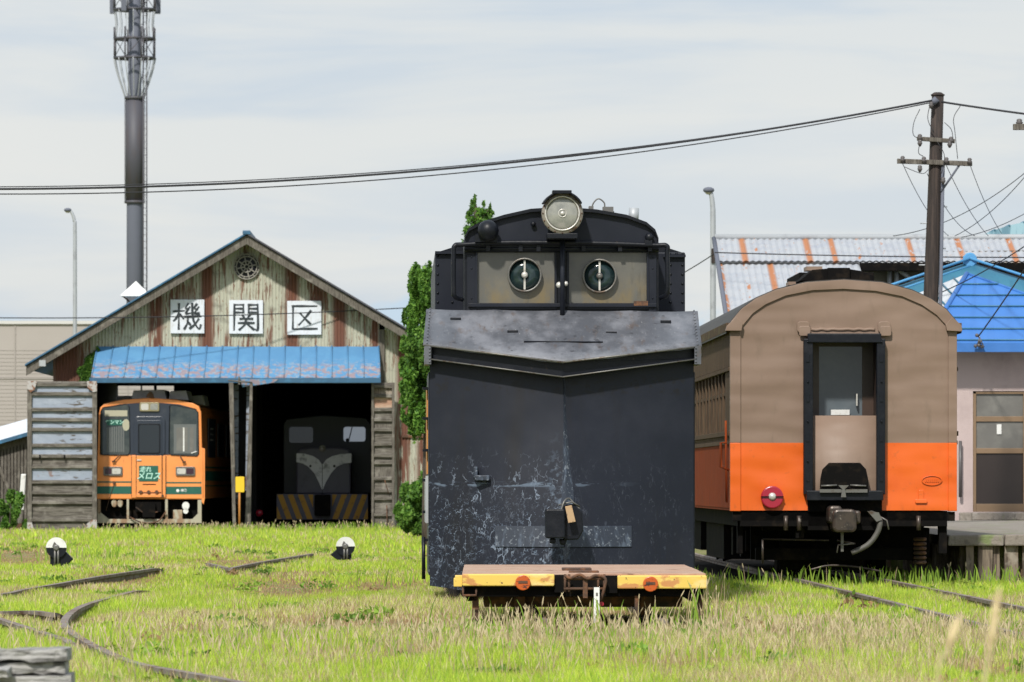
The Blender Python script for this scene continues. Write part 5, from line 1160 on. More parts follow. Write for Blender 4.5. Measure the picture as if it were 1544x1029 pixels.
m.tube([F.p(1352, 404, yu + .1), F.p(1378, 425, yu + .1)], .05, 6); m.build('downpipe', 'galv', t)

# ================================================================ station building with blue roof
F = Frame(1544, 100, 0)
t = thing('station_building', F, 'pale pink rendered station building under a bright blue hipped roof beyond the platform', 'station building')
A_ = F.p(1458, 413, 3.); C1 = F.p(1394, 519, 0); C2 = F.p(1762, 519, 0); C0 = F.p(1340, 460, 5.); C3 = Vector((C2.x, 7.5, C1.z))
m = MB(); th = Vector((0, 0, -.06))
A2 = A_ + Vector((.0, 2.2, 0))
m.add([A_, C1, C2, C3, C0, A2], [(0, 1, 2), (0, 2, 3, 5), (5, 3, 4)]); m.add([v + th for v in (C1, C2, C3, C0)], [(0, 3, 2, 1)])
rf = m.build('porch_roof', 'bluetile', t)
m = MB(); m.add([A_, C0, C1] + [v + th for v in (A_, C0, C1)], [(0, 1, 2), (3, 5, 4), (0, 3, 4, 1), (1, 4, 5, 2), (2, 5, 3, 0)]); m.build('sheen_hip_face', 'acgrey', rf)  # hip of the blue roof coloured pale for the bright reflection on it
m = MB()
for k in range(1, 7):
    f = k / 6.3; a, b = A_.lerp(C1, f), A_.lerp(C2, f); m.tube([a + Vector((0, -.02, .01)), b + Vector((0, -.02, .01))], .016, 5)
    a, b = A_.lerp(C1, f), A_.lerp(C0, f); m.tube([a + Vector((-.01, 0, .01)), b + Vector((-.01, 0, .01))], .016, 5)
m.build('lap_seam', 'teal', rf)
m = MB(); m.tube([A_, C1], .05, 6); m.tube([A_, C2], .03, 6); m.build('hip_cap', 'bluetile', rf)
m = MB(); m.box((C1.x, -.02, C1.z - .14), (C2.x, .04, C1.z + .02)); m.build('eave_board', 'bluetile', rf)
T = F.p(1462, 395, 5.2); TL = F.p(1366, 428, 5.2); TR = F.p(1700, 455, 5.2)
sl_ = (T.z - TL.z) / (T.x - TL.x)
m = MB(); TL = Vector((T.x - 3.2, 5.2, T.z - 3.2 * sl_)); TR = Vector((T.x + 4.5, 5.2, T.z - 4.5 * sl_)); bk = Vector((0, 6, 0)); fr = Vector((0, -1.6, 0))
m.add([T + fr * .0, TL + fr, TR + fr, T + bk, TL + bk, TR + bk], [(0, 1, 2), (3, 5, 4), (0, 3, 4, 1), (0, 2, 5, 3), (1, 4, 5, 2)]); m.build('main_roof', 'teal', t)
m = MB(); e = Vector((0, -.1, .06)); m.tube([T + e, TL + fr + e], .025, 6); m.tube([T + e, TR + fr + e], .025, 6); m.tube([T + e + Vector((0, 0, -.14)), TL + fr + e + Vector((0, 0, -.14))], .02, 6)
m.lathe((T.x, 5.1, T.z + .03), [(.12, 0), (.14, .03), (.12, .06)], 'y', 12); m.build('ridge_pipe', 'tealedge', t)
wxl = F.p(1449, 600, .6).x; wb = F.p(1500, 786, .6).z
do = px_rect(F, 1467, 1560, 590, 772, .6)
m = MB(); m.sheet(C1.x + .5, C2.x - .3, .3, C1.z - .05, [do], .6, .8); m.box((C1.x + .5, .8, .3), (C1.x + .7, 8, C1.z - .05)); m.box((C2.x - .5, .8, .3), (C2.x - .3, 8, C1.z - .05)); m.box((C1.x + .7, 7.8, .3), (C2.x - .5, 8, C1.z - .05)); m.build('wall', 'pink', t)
m = MB(); m.pbox(F, 1447, 1466, 773, 793, .45, .6); m.pbox(F, 1466, 1600, 773, 785, .35, .6); m.build('door_step', 'concrete', t, .02)
m = MB(); e = .05
m.box((do[0], .62, do[2]), (do[0] + .06, .72, do[3])); m.box((do[1] - .06, .62, do[2]), (do[1], .72, do[3])); m.box((do[0], .62, do[3] - .05), (do[1], .72, do[3]))
for y0, y1 in ((628, 636), (676, 684), (760, 772)): a = px_rect(F, 1467, 1560, y0, y1, .6); m.box((do[0] + .06, .63, a[2]), (do[1] - .06, .71, a[3]))
df = m.build('sliding_door', 'doorframe', t, .006)
for y0, y1, mt in ((594, 628, 'doorglass'), (636, 676, 'doorglass'), (684, 760, 'doorpanel')):
    a = px_rect(F, 1470, 1557, y0, y1, .65); m = MB(); m.box((do[0] + .06, .66, a[2]), (do[1] - .06, .68, a[3])); pn = m.build('door_panel', mt, df)
m = MB(); m.pbox(F, 1503, 1510, 640, 655, .64, .658); m.build('paper_label', 'white', df)
m = MB(); m.pbox(F, 1543, 1546, 594, 772, .58, .62); m.build('door_stile', 'doorframe', df)
m = MB()
for x, y in ((1473, 506), (1477, 516), (1471, 522), (1481, 523), (1476, 521)): m.sphere(F.p(x, y, -.1), .035, 8)
for a, b in (((1477, 508), (1473, 522)), ((1477, 508), (1484, 524)), ((1476, 508), (1478, 522))): m.tube([F.p(*a, -.1), F.p(*b, -.1)], .01, 4)
m.build('service_insulator', 'insul', t)
m = MB(); m.tube([F.p(1448, 665, .5), F.p(1448, 750, .5)], .03, 6); m.build('downpipe', 'insul', t)
# far arched roof
F = Frame(1600, 165, 0)
t = thing('arched_hall', F, 'distant hall with pale blue curved roof rising above the rust streaked roof', 'hall')
m = MB(); pts = [(1440, 372), (1480, 355), (1500, 347), (1522, 340), (1544, 335), (1600, 328), (1680, 335), (1740, 360)]
P = [(F.p(x, y, 0).x, F.p(x, y, 0).z) for x, y in pts]; m.prism(P, 0, 14, 0, True); m.build('curved_roof', 'farblue', t)
m = MB(); m.box((P[0][0] + .2, .3, 0), (P[-1][0] - .2, 13.5, P[0][1] - .02)); m.build('wall', 'beige', t)
m = MB()
for i in range(1, 7): a = P[i]; m.tube([(a[0], -.02, a[1]), (a[0], 14, a[1] + .01)], .03, 4)
m.build('roof_rib', 'teal', t)

# ================================================================ platform
F = Frame(1462, 72.4, YT)
t = thing('platform', F, 'low station platform with cracked mossy top held by upright old timbers', 'platform')
zp = F.p(1500, 808, 0).z; xp = F.p(1464, 840, 0).x; xq = F.p(1432, 806, 1.5).x
m = MB(); m.box((xp - .28, .12, zp - .12), (14, 50, zp)); pt_ = m.build('platform_top', 'concrete', t)
m = MB(); m.box((xp - .05, .25, 0), (14, 49.8, zp - .121)); m.build('fill', 'ground', t)
random.seed(4); x = xp - .05
while x < 3.2:
    w = random.uniform(.07, .2); m = MB(); lean = random.uniform(-.02, .02); h = zp - random.uniform(.06, .13); y0 = random.uniform(0, .07)
    m.hexa([(x, y0, -.05), (x + w, y0, -.05), (x + w, y0 + .1, -.05), (x, y0 + .1, -.05)], [(x + lean, y0, h), (x + w + lean, y0, h + random.uniform(-.02, .02)), (x + w + lean, y0 + .1, h), (x + lean, y0 + .1, h)]); m.build('upright_timber', 'ptimber', t, .008); x += w + random.uniform(.004, .07)
y = .3
for i in range(34):
    m = MB(); w = random.uniform(.14, .24); m.box((xp - .12, y, -.05), (xp - .04, y + w, zp - .14)); m.build('upright_timber', 'ptimber', t, .008); y += w + .05
x = xp - .3
while x < 3.2:
    w = random.uniform(.35, .8); m = MB(); a = random.uniform(.0, .05)
    m.hexa([(x, -.06 + a, zp - .13), (x + w, -.06 + a * .4, zp - .13), (x + w, .3, zp - .12), (x, .3, zp - .12)], [(x + .01, -.05 + a, zp + .012), (x + w - .01, -.05 + a * .4, zp + random.uniform(-.02, .02)), (x + w - .01, .3, zp + .012), (x + .01, .3, zp + .012)]); m.build('edging_slab', 'concrete', t, .02); x += w + .01
# ================================================================ utility pole, cables
F = Frame(1405, 95, 0)
t = thing('utility_pole', F, 'dark wooden utility pole with two crossarms carrying wires over the carriage', 'utility pole')
b_ = F.p(1401, 725, 0); tp = F.p(1414, 145, 0)
base = Vector((b_.x - .12, 0, 0)); 
def on(py): f = (F.p(1405, py, 0).z) / tp.z; return base.lerp(tp, f)
m = MB(); m.tube([base, on(420), on(250), tp], [.145, .125, .11, .10], 14); m.lathe((tp.x, 0, tp.z), [(.11, 0), (.12, .02), (.06, .06)], 'z', 14); m.build('pole', 'polewood', t)
for x0, y0, x1, y1, hw in ((1383, 209, 1440, 213, .035), (1353, 243, 1466, 247, .04)):
    a, b = F.p(x0, y0, -.16), F.p(x1, y1, -.16); h = Vector((0, 0, hw)); d = Vector((0, .09, 0)); m = MB(); m.hexa([a - h, b - h, b + h, a + h], [a - h + d, b - h + d, b + h + d, a + h + d]); m.build('crossarm', 'wood', t, .006)
m = MB(); m.tube([F.p(1448, 247, -.12), F.p(1419, 289, -.12)], .02, 5); m.build('brace', 'mast', t)
for x, y, dn in ((1387, 207, 0), (1434, 211, 0), (1361, 240, 0), (1393, 241, 0), (1427, 242, 0), (1462, 243, 0), (1387, 215, 1), (1432, 217, 1), (1404, 158, 0), (1387, 254, 1), (1422, 272, 1)):
    q = F.p(x, y, -.2); m = MB(); s_ = -1 if dn else 1; m.lathe((q.x, q.y, q.z - .03), [(.015, -.04), (.035, 0), (.045, .02), (.03, .035), (.04, .055), (.02, .08)], 'z', 10); m.build('insulator', 'insul', t)
m = MB(); m.tube([on(250) + Vector((.12, -.1, 0)), Vector((base.x + .22, -.1, 0))], .03, 6); m.tube([on(157) + Vector((-.1, -.12, 0)), on(150) + Vector((-.02, -.14, 0))], .06, 6); m.build('conduit', 'mast', t)
m = MB()
for py, s_ in ((312, 1), (337, -1), (375, 1), (400, -1)): q = on(py); m.tube([q, q + Vector((.22 * s_, -.02, 0))], .012, 5)
m.build('step_bolt', 'galv', t)
P_ = F
def pt(px, py, D): q = WP(px, py, D); return q
m = MB(); 
for p in ([(1388, 210), (1385, 230), (1392, 236)], [(1402, 158), (1399, 180), (1408, 200)], [(1387, 165), (1378, 185), (1377, 203), (1386, 210)], [(1448, 160), (1438, 178), (1440, 200), (1444, 240)], [(1424, 185), (1434, 195), (1437, 208)],
          [(1364, 252), (1378, 258), (1392, 262), (1400, 256)], [(1414, 215), (1424, 235), (1420, 262)]): m.tube(smooth_path([pt(x, y, 94.8) - F.o for x, y in p], 5), .008, 4)
m.build('jumper_wires', 'cable', t)
def cable(pts, r, label, name='overhead_cable'):
    m = MB(); m.tube(smooth_path([WP(*p) for p in pts], 6), r, 5); o = m.build(name, 'cable'); tag(o, label, 'cable', 'overhead cables'); return o
# straight-looking spans: depth runs from the pole to points far left
D0 = 94.8
def span(px0, py0, D0, px1, py1, D1, sag_px, r, label):
    pts = []; a, b = WP(px0, py0, D0), WP(px1, py1, D1); sag = sag_px / FPX * (D0 + D1) / 2
    m = MB(); m.tube(cat_curve(a, b, sag, 40), r, 5); o = m.build('overhead_cable', 'cable'); return tag(o, label, 'cable', 'overhead cables')
span(1405, 152, D0, -260, 282, 88, 46, .018, 'thick upper cable sagging from the pole top across the sky past the radio mast')
span(1404, 155, D0, -260, 288, 88, 50, .010, 'thin lower cable following just under the thick one across the sky')
span(1403, 153, D0, -260, 279, 88, 44, .008, 'thin uppermost cable running close above the thick one across the sky')
span(1420, 154, D0, 1700, 190, 92, 2, .018, 'cable running right from the pole top out of the picture')
span(-120, 478, 146, 760, 455, 150, 10, .014, 'black cable crossing the shed gable in front of the three letter boards')
span(760, 490, 140, 1080, 381, 120, 28, .012, 'short cable rising to the right hand street lamp behind the snow plow')
span(1078, 381, 112, 1700, 388, 108, 3, .012, 'cable running level in front of the rust streaked roof')
span(1700, 100, 90, 1347, 356, 100, 50, .007, 'faint wire curving down from the right edge crossarm to the roof')
span(1361, 247, D0, 1430, 356, 104, 12, .006, 'faint drop wire from the left end of the lower crossarm')
span(1462, 247, D0, 1510, 352, 104, 8, .006, 'faint drop wire from the right end of the lower crossarm')
span(1427, 250, D0, 1490, 356, 104, 9, .006, 'faint drop wire from the middle of the lower crossarm')
span(1398, 262, D0, 1470, 356, 104, 16, .006, 'faint drop wire close beside the utility pole')
span(1640, 130, 90, 1440, 356, 104, 30, .007, 'faint wire sweeping down from the upper right corner')
span(1640, 255, 90, 1450, 358, 104, 16, .007, 'lowest faint wire sweeping down at the right edge')
span(1475, 508, 99.8, 1640, 250, 92, 8, .013, 'twisted black service wire rising from the blue eave to the upper right')
span(1410, 445, 103, 1640, 300, 95, 12, .011, 'dark service wire rising across the teal roof to the right edge')
F = Frame(1580, 92, 0)
t = thing('utility_pole', F, 'utility pole outside the right edge, only its crossarm tip showing', 'utility pole')
m = MB(); m.tube([(0, 0, 0), (0, 0, F.p(1580, 120, 0).z)], [.14, .1], 12); m.build('pole', 'polewood', t)
m = MB(); m.pbox(F, 1528, 1600, 187, 196, -.15, -.05); m.build('crossarm', 'wood', t, .006)
m = MB(); q = F.p(1537, 184, -.1); m.lathe((q.x, q.y, q.z - .03), [(.02, -.04), (.05, 0), (.06, .02), (.04, .04), (.05, .06), (.02, .08)], 'z', 10); m.build('insulator', 'insul', t)
F = Frame(-262, 88, 0)
t = thing('utility_pole', F, 'utility pole beyond the left edge holding the far end of the sky cables', 'utility pole')
m = MB(); m.tube([(0, 0, 0), (0, 0, F.p(-262, 262, 0).z)], [.14, .1], 12); m.build('pole', 'polewood', t)
m = MB(); m.pbox(F, -300, -225, 284, 292, -.06, .04); m.build('crossarm', 'wood', t, .006)
# TV aerial behind the plow
F = Frame(641, 125, 0)
t = thing('rooftop_aerial', F, 'tiny comb-like television aerial on a thin mast between the tree and the plow cab', 'aerial')
m = MB(); m.tube([(0, 0, 0), (0, 0, F.p(641, 398, 0).z)], .02, 6); m.build('mast', 'galv', t)
m = MB(); m.tube([F.p(630, 401, 0), F.p(654, 403, 0)], .01, 5)
for i in range(7): q = F.p(631 + i * 3.6, 401.2, 0); m.tube([q + Vector((0, -.2, 0)), q + Vector((0, .2, 0))], .006, 4)
m.build('elements', 'galv', t)

# ================================================================ point indicators
def point_indicator(px, pyb, pyd, D, label, rot):
    F = Frame(px, D, 0); t = thing('point_indicator', F, label, 'point indicator', 'round white topped point indicators in the grass')
    sc = FPX / D; r = 15.5 / 97 ; zc = F.p(px, pyd, 0).z
    m = MB(); n = 16; m.prism([(r * math.cos(math.pi * k / n), zc + r * math.sin(math.pi * k / n)) for k in range(n + 1)], -.02, .0); m.build('white_half_disc', 'white', t)
    m = MB(); m.prism([(r * math.cos(math.pi + math.pi * k / n), zc - .002 + r * math.sin(math.pi + math.pi * k / n)) for k in range(n + 1)], -.02, .0); m.build('black_half_disc', 'black', t)
    m = MB(); m.lathe((0, -.06, zc), [(.03, 0), (.05, .01), (.05, .04)], 'y', 14); m.hexa([(-.06, -.05, zc + .02), (-.04, -.05, zc - .01), (.0, -.05, zc + .06), (-.03, -.05, zc + .09)], [(-.06, -.03, zc + .02), (-.04, -.03, zc - .01), (.0, -.03, zc + .06), (-.03, -.03, zc + .09)]); m.build('pivot_hub', 'steel', t)
    m = MB(); s_ = rot; m.prism([(-.1 * s_, 0), (.12 * s_, 0), (.26 * s_, zc * .42), (.05 * s_, zc + .03), (-.1 * s_, zc * .8)], .02, .14); m.build('stand', 'black', t, .01)
    m = MB(); m.tube([(-.02, -.03, 0), (-.02, -.03, zc)], .018, 6); m.tube([(.03, -.03, 0), (.03, -.03, zc)], .018, 6); m.build('control_rod', 'steel', t); return t
point_indicator(85, 856, 826, 88.4, 'left hand round point indicator in the grass before the open door leaf', 1)
point_indicator(521, 846, 824, 95.7, 'right hand round point indicator in the grass before the right bay', -1)
# ================================================================ stacked timbers bottom left
F = Frame(0, 27, 0)
random.seed(3)
lab = ['pale grey old sleeper on top of the stack in the bottom left corner', 'cracked grey sleeper second from the top of the corner stack', 'lowest visible grey sleeper of the corner stack', 'short sleeper end lying at the far left front of the stack']
ws = M('bleached_timber', (.36, .35, .335), [dict(k='n', s=7, st=(.5, 3, 5), lo=.45, hi=.58, c=(.10, .095, .09), a=.9), dict(k='n', s=3, lo=.5, hi=.7, c=(.5, .49, .46))], rough=.95, bump=(14, (.4, 2, 3), .03))
for i, (x0, x1, y0, y1, ya) in enumerate(((-120, 103, 982, 997, 0), (-110, 99, 999, 1016, .03), (-130, 108, 1019, 1040, -.02), (-90, 12, 1011, 1023, -.25))):
    zz = 0 if i == 2 else F.p(0, y1, 0).z; m = MB(); a, b = F.p(x0, y1, ya), F.p(x1, y0, ya); n = 12; rows = []
    for k in range(n + 1):
        x = a.x + (b.x - a.x) * k / n; j = lambda s: random.uniform(-s, s)
        tl = .012 * (k / n) ; rows.append([(x + j(.01), ya + j(.012), a.z + j(.008)), (x + j(.01), ya + j(.012), b.z + tl * (1 if i == 0 else 0) + j(.006)), (x, ya + .22, b.z + tl + j(.006)), (x, ya + .22, a.z)])
    for k in range(n): m.hexa(rows[k], rows[k + 1])
    o = m.build('timber_sleeper', ws); o.location = F.o; tag(o, lab[i], 'sleeper', 'old sleepers stacked in the corner')
m = MB(); m.box((-1.0, .02, 0), (.05, .2, F.p(0, 1040, 0).z)); o = m.build('timber_sleeper', ws); o.location = F.o; tag(o, 'bottom sleeper hidden under the corner stack', 'sleeper', 'old sleepers stacked in the corner')
# ================================================================ tracks
def rail_mesh(m, pts):
    """flat-bottom rail swept along pts (rail top points)"""
    prof = [(-.035, 0), (.035, 0), (.035, -.035), (.01, -.05), (.01, -.12), (.06, -.135), (.06, -.15), (-.06, -.15), (-.06, -.135), (-.01, -.12), (-.01, -.05), (-.035, -.035)]
    pts = [Vector(p) for p in pts]; vs = []; n = len(prof)
    for i, p in enumerate(pts):
        d = (pts[min(i + 1, len(pts) - 1)] - pts[max(i - 1, 0)]); d.z = 0; d.normalize(); r = Vector((d.y, -d.x, 0))
        for a, b in prof: vs.append(p + r * a + Vector((0, 0, b)))
    fs = [(i * n + k, i * n + (k + 1) % n, (i + 1) * n + (k + 1) % n, (i + 1) * n + k) for i in range(len(pts) - 1) for k in range(n)]
    fs += [list(range(n)), list(range((len(pts) - 1) * n, len(pts) * n))[::-1]]; m.add(vs, fs)
RT = .118
def gp(px, py, z=RT): D = FPX * (EYE - z) / (py - HOR); return WP(px, py, D)
def track(label, rails, sleepers=()):
    t = bpy.data.objects.new('railway_track', None); C.objects.link(t); t.location = rails[0][0]; tag(t, label, 'railway track', 'tracks half buried in the grass')
    o = Vector(rails[0][0])
    for r in rails:
        r = [Vector(p) for p in r]
        for i in range(5):
            if len(r) > 14: r[-1 - i].z -= .10 * (1 - i / 5) ** 1.5
        m = MB(); rail_mesh(m, [Vector(p) - o for p in r]); m.build('rail', 'railtop', t)
    if sleepers:
        for (c, d) in sleepers:
            m = MB(); r = Vector((d.y, -d.x, 0)); c = Vector(c) - o; c.z = .02 - o.z
            m.hexa([c - r * 1.05 - d * .1, c + r * 1.05 - d * .1, c + r * 1.05 + d * .1, c - r * 1.05 + d * .1], [v + Vector((0, 0, .06)) for v in (c - r * 1.05 - d * .1, c + r * 1.05 - d * .1, c + r * 1.05 + d * .1, c - r * 1.05 + d * .1)])
            m.build('sleeper', 'wood', t, .01)
    return t
def straight(px, D, yaw, y0, y1, label, bend=0.):
    Fr = Frame(px, D, yaw); rails = []
    for s_ in (-.5335, .5335):
        pts = []
        for k in range(13):
            y = y0 + (y1 - y0) * k / 12; x = s_ + Fr.p(px, 725, 0).x; bx = bend * max(0, -y) ** 2
            pts.append(Vector((Fr.o.x + (x + bx) * math.cos(yaw) - y * math.sin(yaw), Fr.o.y + (x + bx) * math.sin(yaw) + y * math.cos(yaw), RT)))
        rails.append(pts)
    d = Vector((-math.sin(yaw), math.cos(yaw), 0))
    sl = [((rails[0][0] + rails[1][0]) / 2 + d * (.4 + .9 * i), d) for i in range(0)]
    track(label, rails, sl)
straight(862, 60, YT, -9.5, 60, 'overgrown straight track running under the black snow plow and trolley')
straight(1272, 71, YT, -36, 60, 'rusty straight track leading out from beneath the brown and orange carriage', .0)
track('sharply curving track in the lower left grass leading towards the sheds',
      [smooth_path([gp(*p) for p in ((600, 1075), (330, 1022), (213, 1001), (165, 984), (125, 964), (104, 950), (97, 936), (112, 920), (140, 908), (195, 893), (240, 883))], 6),
       smooth_path([gp(*p) for p in ((-60, 893), (0, 895.5), (40, 888), (88, 880), (150, 869), (225, 858), (248, 854))], 6)])
track('straight rusty rails crossing below the curved one at the left edge',
      [smooth_path([gp(*p) for p in ((-60, 915), (0, 933), (60, 952), (95, 963), (128, 976))], 6),
       smooth_path([gp(*p) for p in ((0, 922), (50, 921), (78, 924), (98, 919))], 5)])
track('short visible rails in the grass in front of the shed bays', [smooth_path([gp(*p) for p in ((313, 849), (342, 856), (350, 858))], 4), smooth_path([gp(*p) for p in ((345, 857), (390, 848), (470, 835))], 4)])
track('track leaving the left bay under the orange railcar', [[gp(205, 800), gp(211, 797), gp(214, 790)], [gp(262, 800), gp(262, 797), gp(262, 790)]])

# ================================================================ plants
def leaf_cloud(name, pts, size, cols, parent=None, mat='leafcol', jitter=.7, label=None, up=0.):
    """many small folded leaf faces; pts (n,3) array, cols (n,3)"""
    n = len(pts); sz = size * (1 + jitter * (rng.random(n) - .5))[:, None]
    d = rng.normal(size=(n, 3)); d[:, 2] += up; d /= np.linalg.norm(d, axis=1)[:, None]
    e = rng.normal(size=(n, 3)); e -= (e * d).sum(1)[:, None] * d; e /= np.linalg.norm(e, axis=1)[:, None]
    v = np.empty((n, 4, 3)); v[:, 0] = pts - d * sz * .5; v[:, 1] = pts + e * sz * .3; v[:, 2] = pts + d * sz * .6; v[:, 3] = pts - e * sz * .3
    return raw_mesh(name, v.reshape(-1, 3), np.arange(n * 4).reshape(-1, 4), np.repeat(cols, 4, 0), mat, parent, label)
def raw_mesh(name, v, f, col, mat, parent=None, label=None):
    me = bpy.data.meshes.new(name); k = f.shape[1]; me.vertices.add(len(v)); me.vertices.foreach_set('co', v.astype(np.float32).ravel())
    me.loops.add(f.size); me.loops.foreach_set('vertex_index', f.astype(np.int32).ravel()); me.polygons.add(len(f)); me.polygons.foreach_set('loop_start', np.arange(0, f.size, k, dtype=np.int32))
    me.update(calc_edges=True)
    a = me.color_attributes.new('col', 'FLOAT_COLOR', 'POINT'); c = np.ones((len(v), 4), np.float32); c[:, :3] = col; a.data.foreach_set('color', c.ravel())
    me.materials.append(MT[mat]); o = bpy.data.objects.new(name, me); C.objects.link(o)
    if parent: o.parent = parent
    if label: o['label'] = label
    return o
GREENS = np.array([(.055, .14, .025), (.10, .22, .035), (.15, .30, .045), (.21, .37, .07)])
def crown_pts(F, blobs, dens, y_depth=1.):
    """blobs: (px, py, rx_px, ry_px, y, n) flame-like sprays"""
    out = []; cols = []
    for (px, py, rx, ry, y, n) in blobs:
        c = F.p(px, py, y); s_ = (F.p(px + 1, py, y) - c).x; a, b = rx * s_, ry * s_
        d = rng.normal(size=(n, 3)); d /= np.linalg.norm(d, axis=1)[:, None]; r = rng.random(n) ** .35
        clump = 1 + .28 * np.sin(d[:, 0] * 7 + px) * np.cos(d[:, 2] * 6 + py)
        p = d * r[:, None] * clump[:, None] * np.array([a, a * y_depth, b]) + np.array(c)
        out.append(p); k = rng.choice(4, n, p=[.2, .35, .3, .15]); cols.append(GREENS[k] * (.85 + .3 * rng.random((n, 1))) * rng.uniform(.75, 1.2))
    return np.concatenate(out), np.concatenate(cols)
def tree(name, px, D, label, cat, blobs, size, trunk, group=None):
    F = Frame(px, D, 0); t = thing(name, F, label, cat, group)
    p, c = crown_pts(F, blobs, 1); leaf_cloud('crown', p, size, c, t, up=.8)
    m = MB()
    for tr in trunk:
        q = [F.p(*s[:3]) for s in tr]; q[0].z = 0 if tr[0][1] > 780 else q[0].z; m.tube(smooth_path(q, 4), [tr[0][3] + (tr[-1][3] - tr[0][3]) * i / ((len(q) - 1) * 4) for i in range((len(q) - 1) * 4 + 1)], 8)
    m.build('trunk', 'bark', t); return t
# tall conifer left of the plow: several upright flames
bl = []
random.seed(9)
for i in range(26):
    py = random.uniform(412, 655); sgn = -1; px = 640 - (16 + (py - 400) * .15 if py < 560 else 36) - random.uniform(-4, 3); bl.append((max(px, 606), py, 3.2, random.uniform(7, 13), random.uniform(-.4, .4), 90))
bl += [(634, 414, 3, 9, 0, 60), (648, 405, 3, 12, 0, 80), (627, 425, 3, 8, 0, 60)]
for i in range(40):
    py = random.uniform(415, 640); half = (12 + (py - 400) * .16) if py < 560 else 34 - (py - 560) * .12
    px = 640 + random.uniform(-half, half * .9) * (.85 if py < 460 else 1); px = max(px, 622 if py < 520 else 614)
    bl.append((px, py, random.uniform(7, 12), random.uniform(16, 28), random.uniform(-.7, .7), 620))
for a in ((625, 470, 7, 40), (630, 445, 6, 26), (640, 560, 28, 50), (634, 600, 22, 35), (650, 460, 9, 45), (626, 545, 10, 40), (645, 500, 14, 70)): bl.append((*a, 0, 2200))
tree('conifer_tree', 645, 112, 'bright green bushy conifer growing beside the shed close to the left of the plow', 'tree', bl, .085, [[(646, 800, 0, .14), (646, 640, 0, .11), (644, 500, 0, .05), (642, 420, 0, .015)]])
bl = [(713, 312, 4, 12, 0, 120), (708, 325, 5, 9, 0, 160), (725, 320, 9, 6, 0, 160), (716, 300, 1.6, 7, 0, 26), (739, 313, 1.6, 6, .1, 22), (729, 308, 1.5, 5, .1, 18), (735, 322, 10, 6, .2, 260), (718, 334, 13, 8, 0, 200), (705, 348, 7, 9, 0, 160), (714, 356, 12, 16, 0, 500), (735, 345, 16, 18, 0, 800), (720, 380, 24, 24, 0, 900), (702, 372, 8, 10, 0, 240)] + [(720 + random.uniform(-24, 24), py, 16, 24, random.uniform(-.4, .4), 420) for py in range(400, 720, 22)]
tree('conifer_tree', 720, 118, 'tree whose pale green top pokes out above the plow cab roof left of its lamp', 'tree', bl, .085, [[(722, 800, 0, .16), (721, 500, 0, .1), (718, 330, 0, .02), (713, 304, 0, .006)], [(721, 345, 0, .03), (730, 325, 0, .012), (737, 316, 0, .005)]])
bl = []
for i in range(26):
    px = random.uniform(600, 645); py = random.uniform(745 - (px - 600) * .5, 800); bl.append((px, py, random.uniform(6, 10), random.uniform(8, 14), random.uniform(-.5, .5), 420))
bl += [(628, 765, 18, 28, 0, 2600), (640, 735, 9, 24, 0, 700)]
tree('leafy_bush', 625, 128, 'leafy green bush growing against the corrugated wall at the right foot of the shed', 'bush', bl, .10, [[(625, 800, 0, .04), (622, 770, 0, .025), (618, 735, 0, .01)], [(630, 800, 0, .04), (636, 760, 0, .02), (640, 722, 0, .008)]])
# ivy on the shed's left corner
F = SF; t = thing('ivy_creeper', F, 'green ivy climbing under the eave at the left corner of the shed', 'ivy')
n = 5200; pxs = 120 + 27 * rng.random(n); top = 555 - (pxs - 116) * 1.25; pys = top + 6 + (578 - top) * rng.random(n) ** .9; pxs2 = pxs + 3 * np.sin(pys * .3)
a = F.p(0, 725, -.12); b = F.p(1, 724, -.12); sx_, sz_ = b.x - a.x, b.z - a.z
pp = np.stack([a.x + pxs2 * sx_, -.08 - .14 * rng.random(n), a.z + (725 - pys) * sz_], 1)
leaf_cloud('foliage', pp, .085, GREENS[rng.choice(3, n, p=[.35, .4, .25])] * (.8 + .3 * rng.random((n, 1))), t)
m = MB()
for k in range(4): m.tube(smooth_path([F.p(128 + 4 * k, 800, -.05), F.p(130 + 3 * k, 690, -.05), F.p(127 + 5 * k, 560, -.06)], 4), .012, 5)
m.build('stem', 'bark', t)
# weeds by the wrapped post
bl = [(px, py, 6, 12, random.uniform(-.4, .4), 420) for px, py in ((8, 792), (18, 785), (24, 770), (12, 775), (40, 795), (2, 765), (30, 755), (16, 750))]
tree('weed_clump', 16, 148, 'clump of tall green weeds at the foot of the small timber shed, far left', 'weeds', bl, .11, [[(14, 800, 0, .02), (16, 760, 0, .01)]])

# ================================================================ grass
def vnoise(x, y, s, seed):
    g = np.random.default_rng(seed).random((256, 256)); u, v = x * s + 1000, y * s + 1000; iu, iv = np.floor(u).astype(int), np.floor(v).astype(int); fu, fv = u - iu, v - iv
    fu, fv = fu * fu * (3 - 2 * fu), fv * fv * (3 - 2 * fv); G = lambda a, b: g[a % 256, b % 256]
    return (G(iu, iv) * (1 - fu) + G(iu + 1, iv) * fu) * (1 - fv) + (G(iu, iv + 1) * (1 - fu) + G(iu + 1, iv + 1) * fu) * fv
def fbm(x, y, s, seed): return (vnoise(x, y, s, seed) + .5 * vnoise(x, y, s * 2.1, seed + 1) + .25 * vnoise(x, y, s * 4.3, seed + 2)) / 1.75
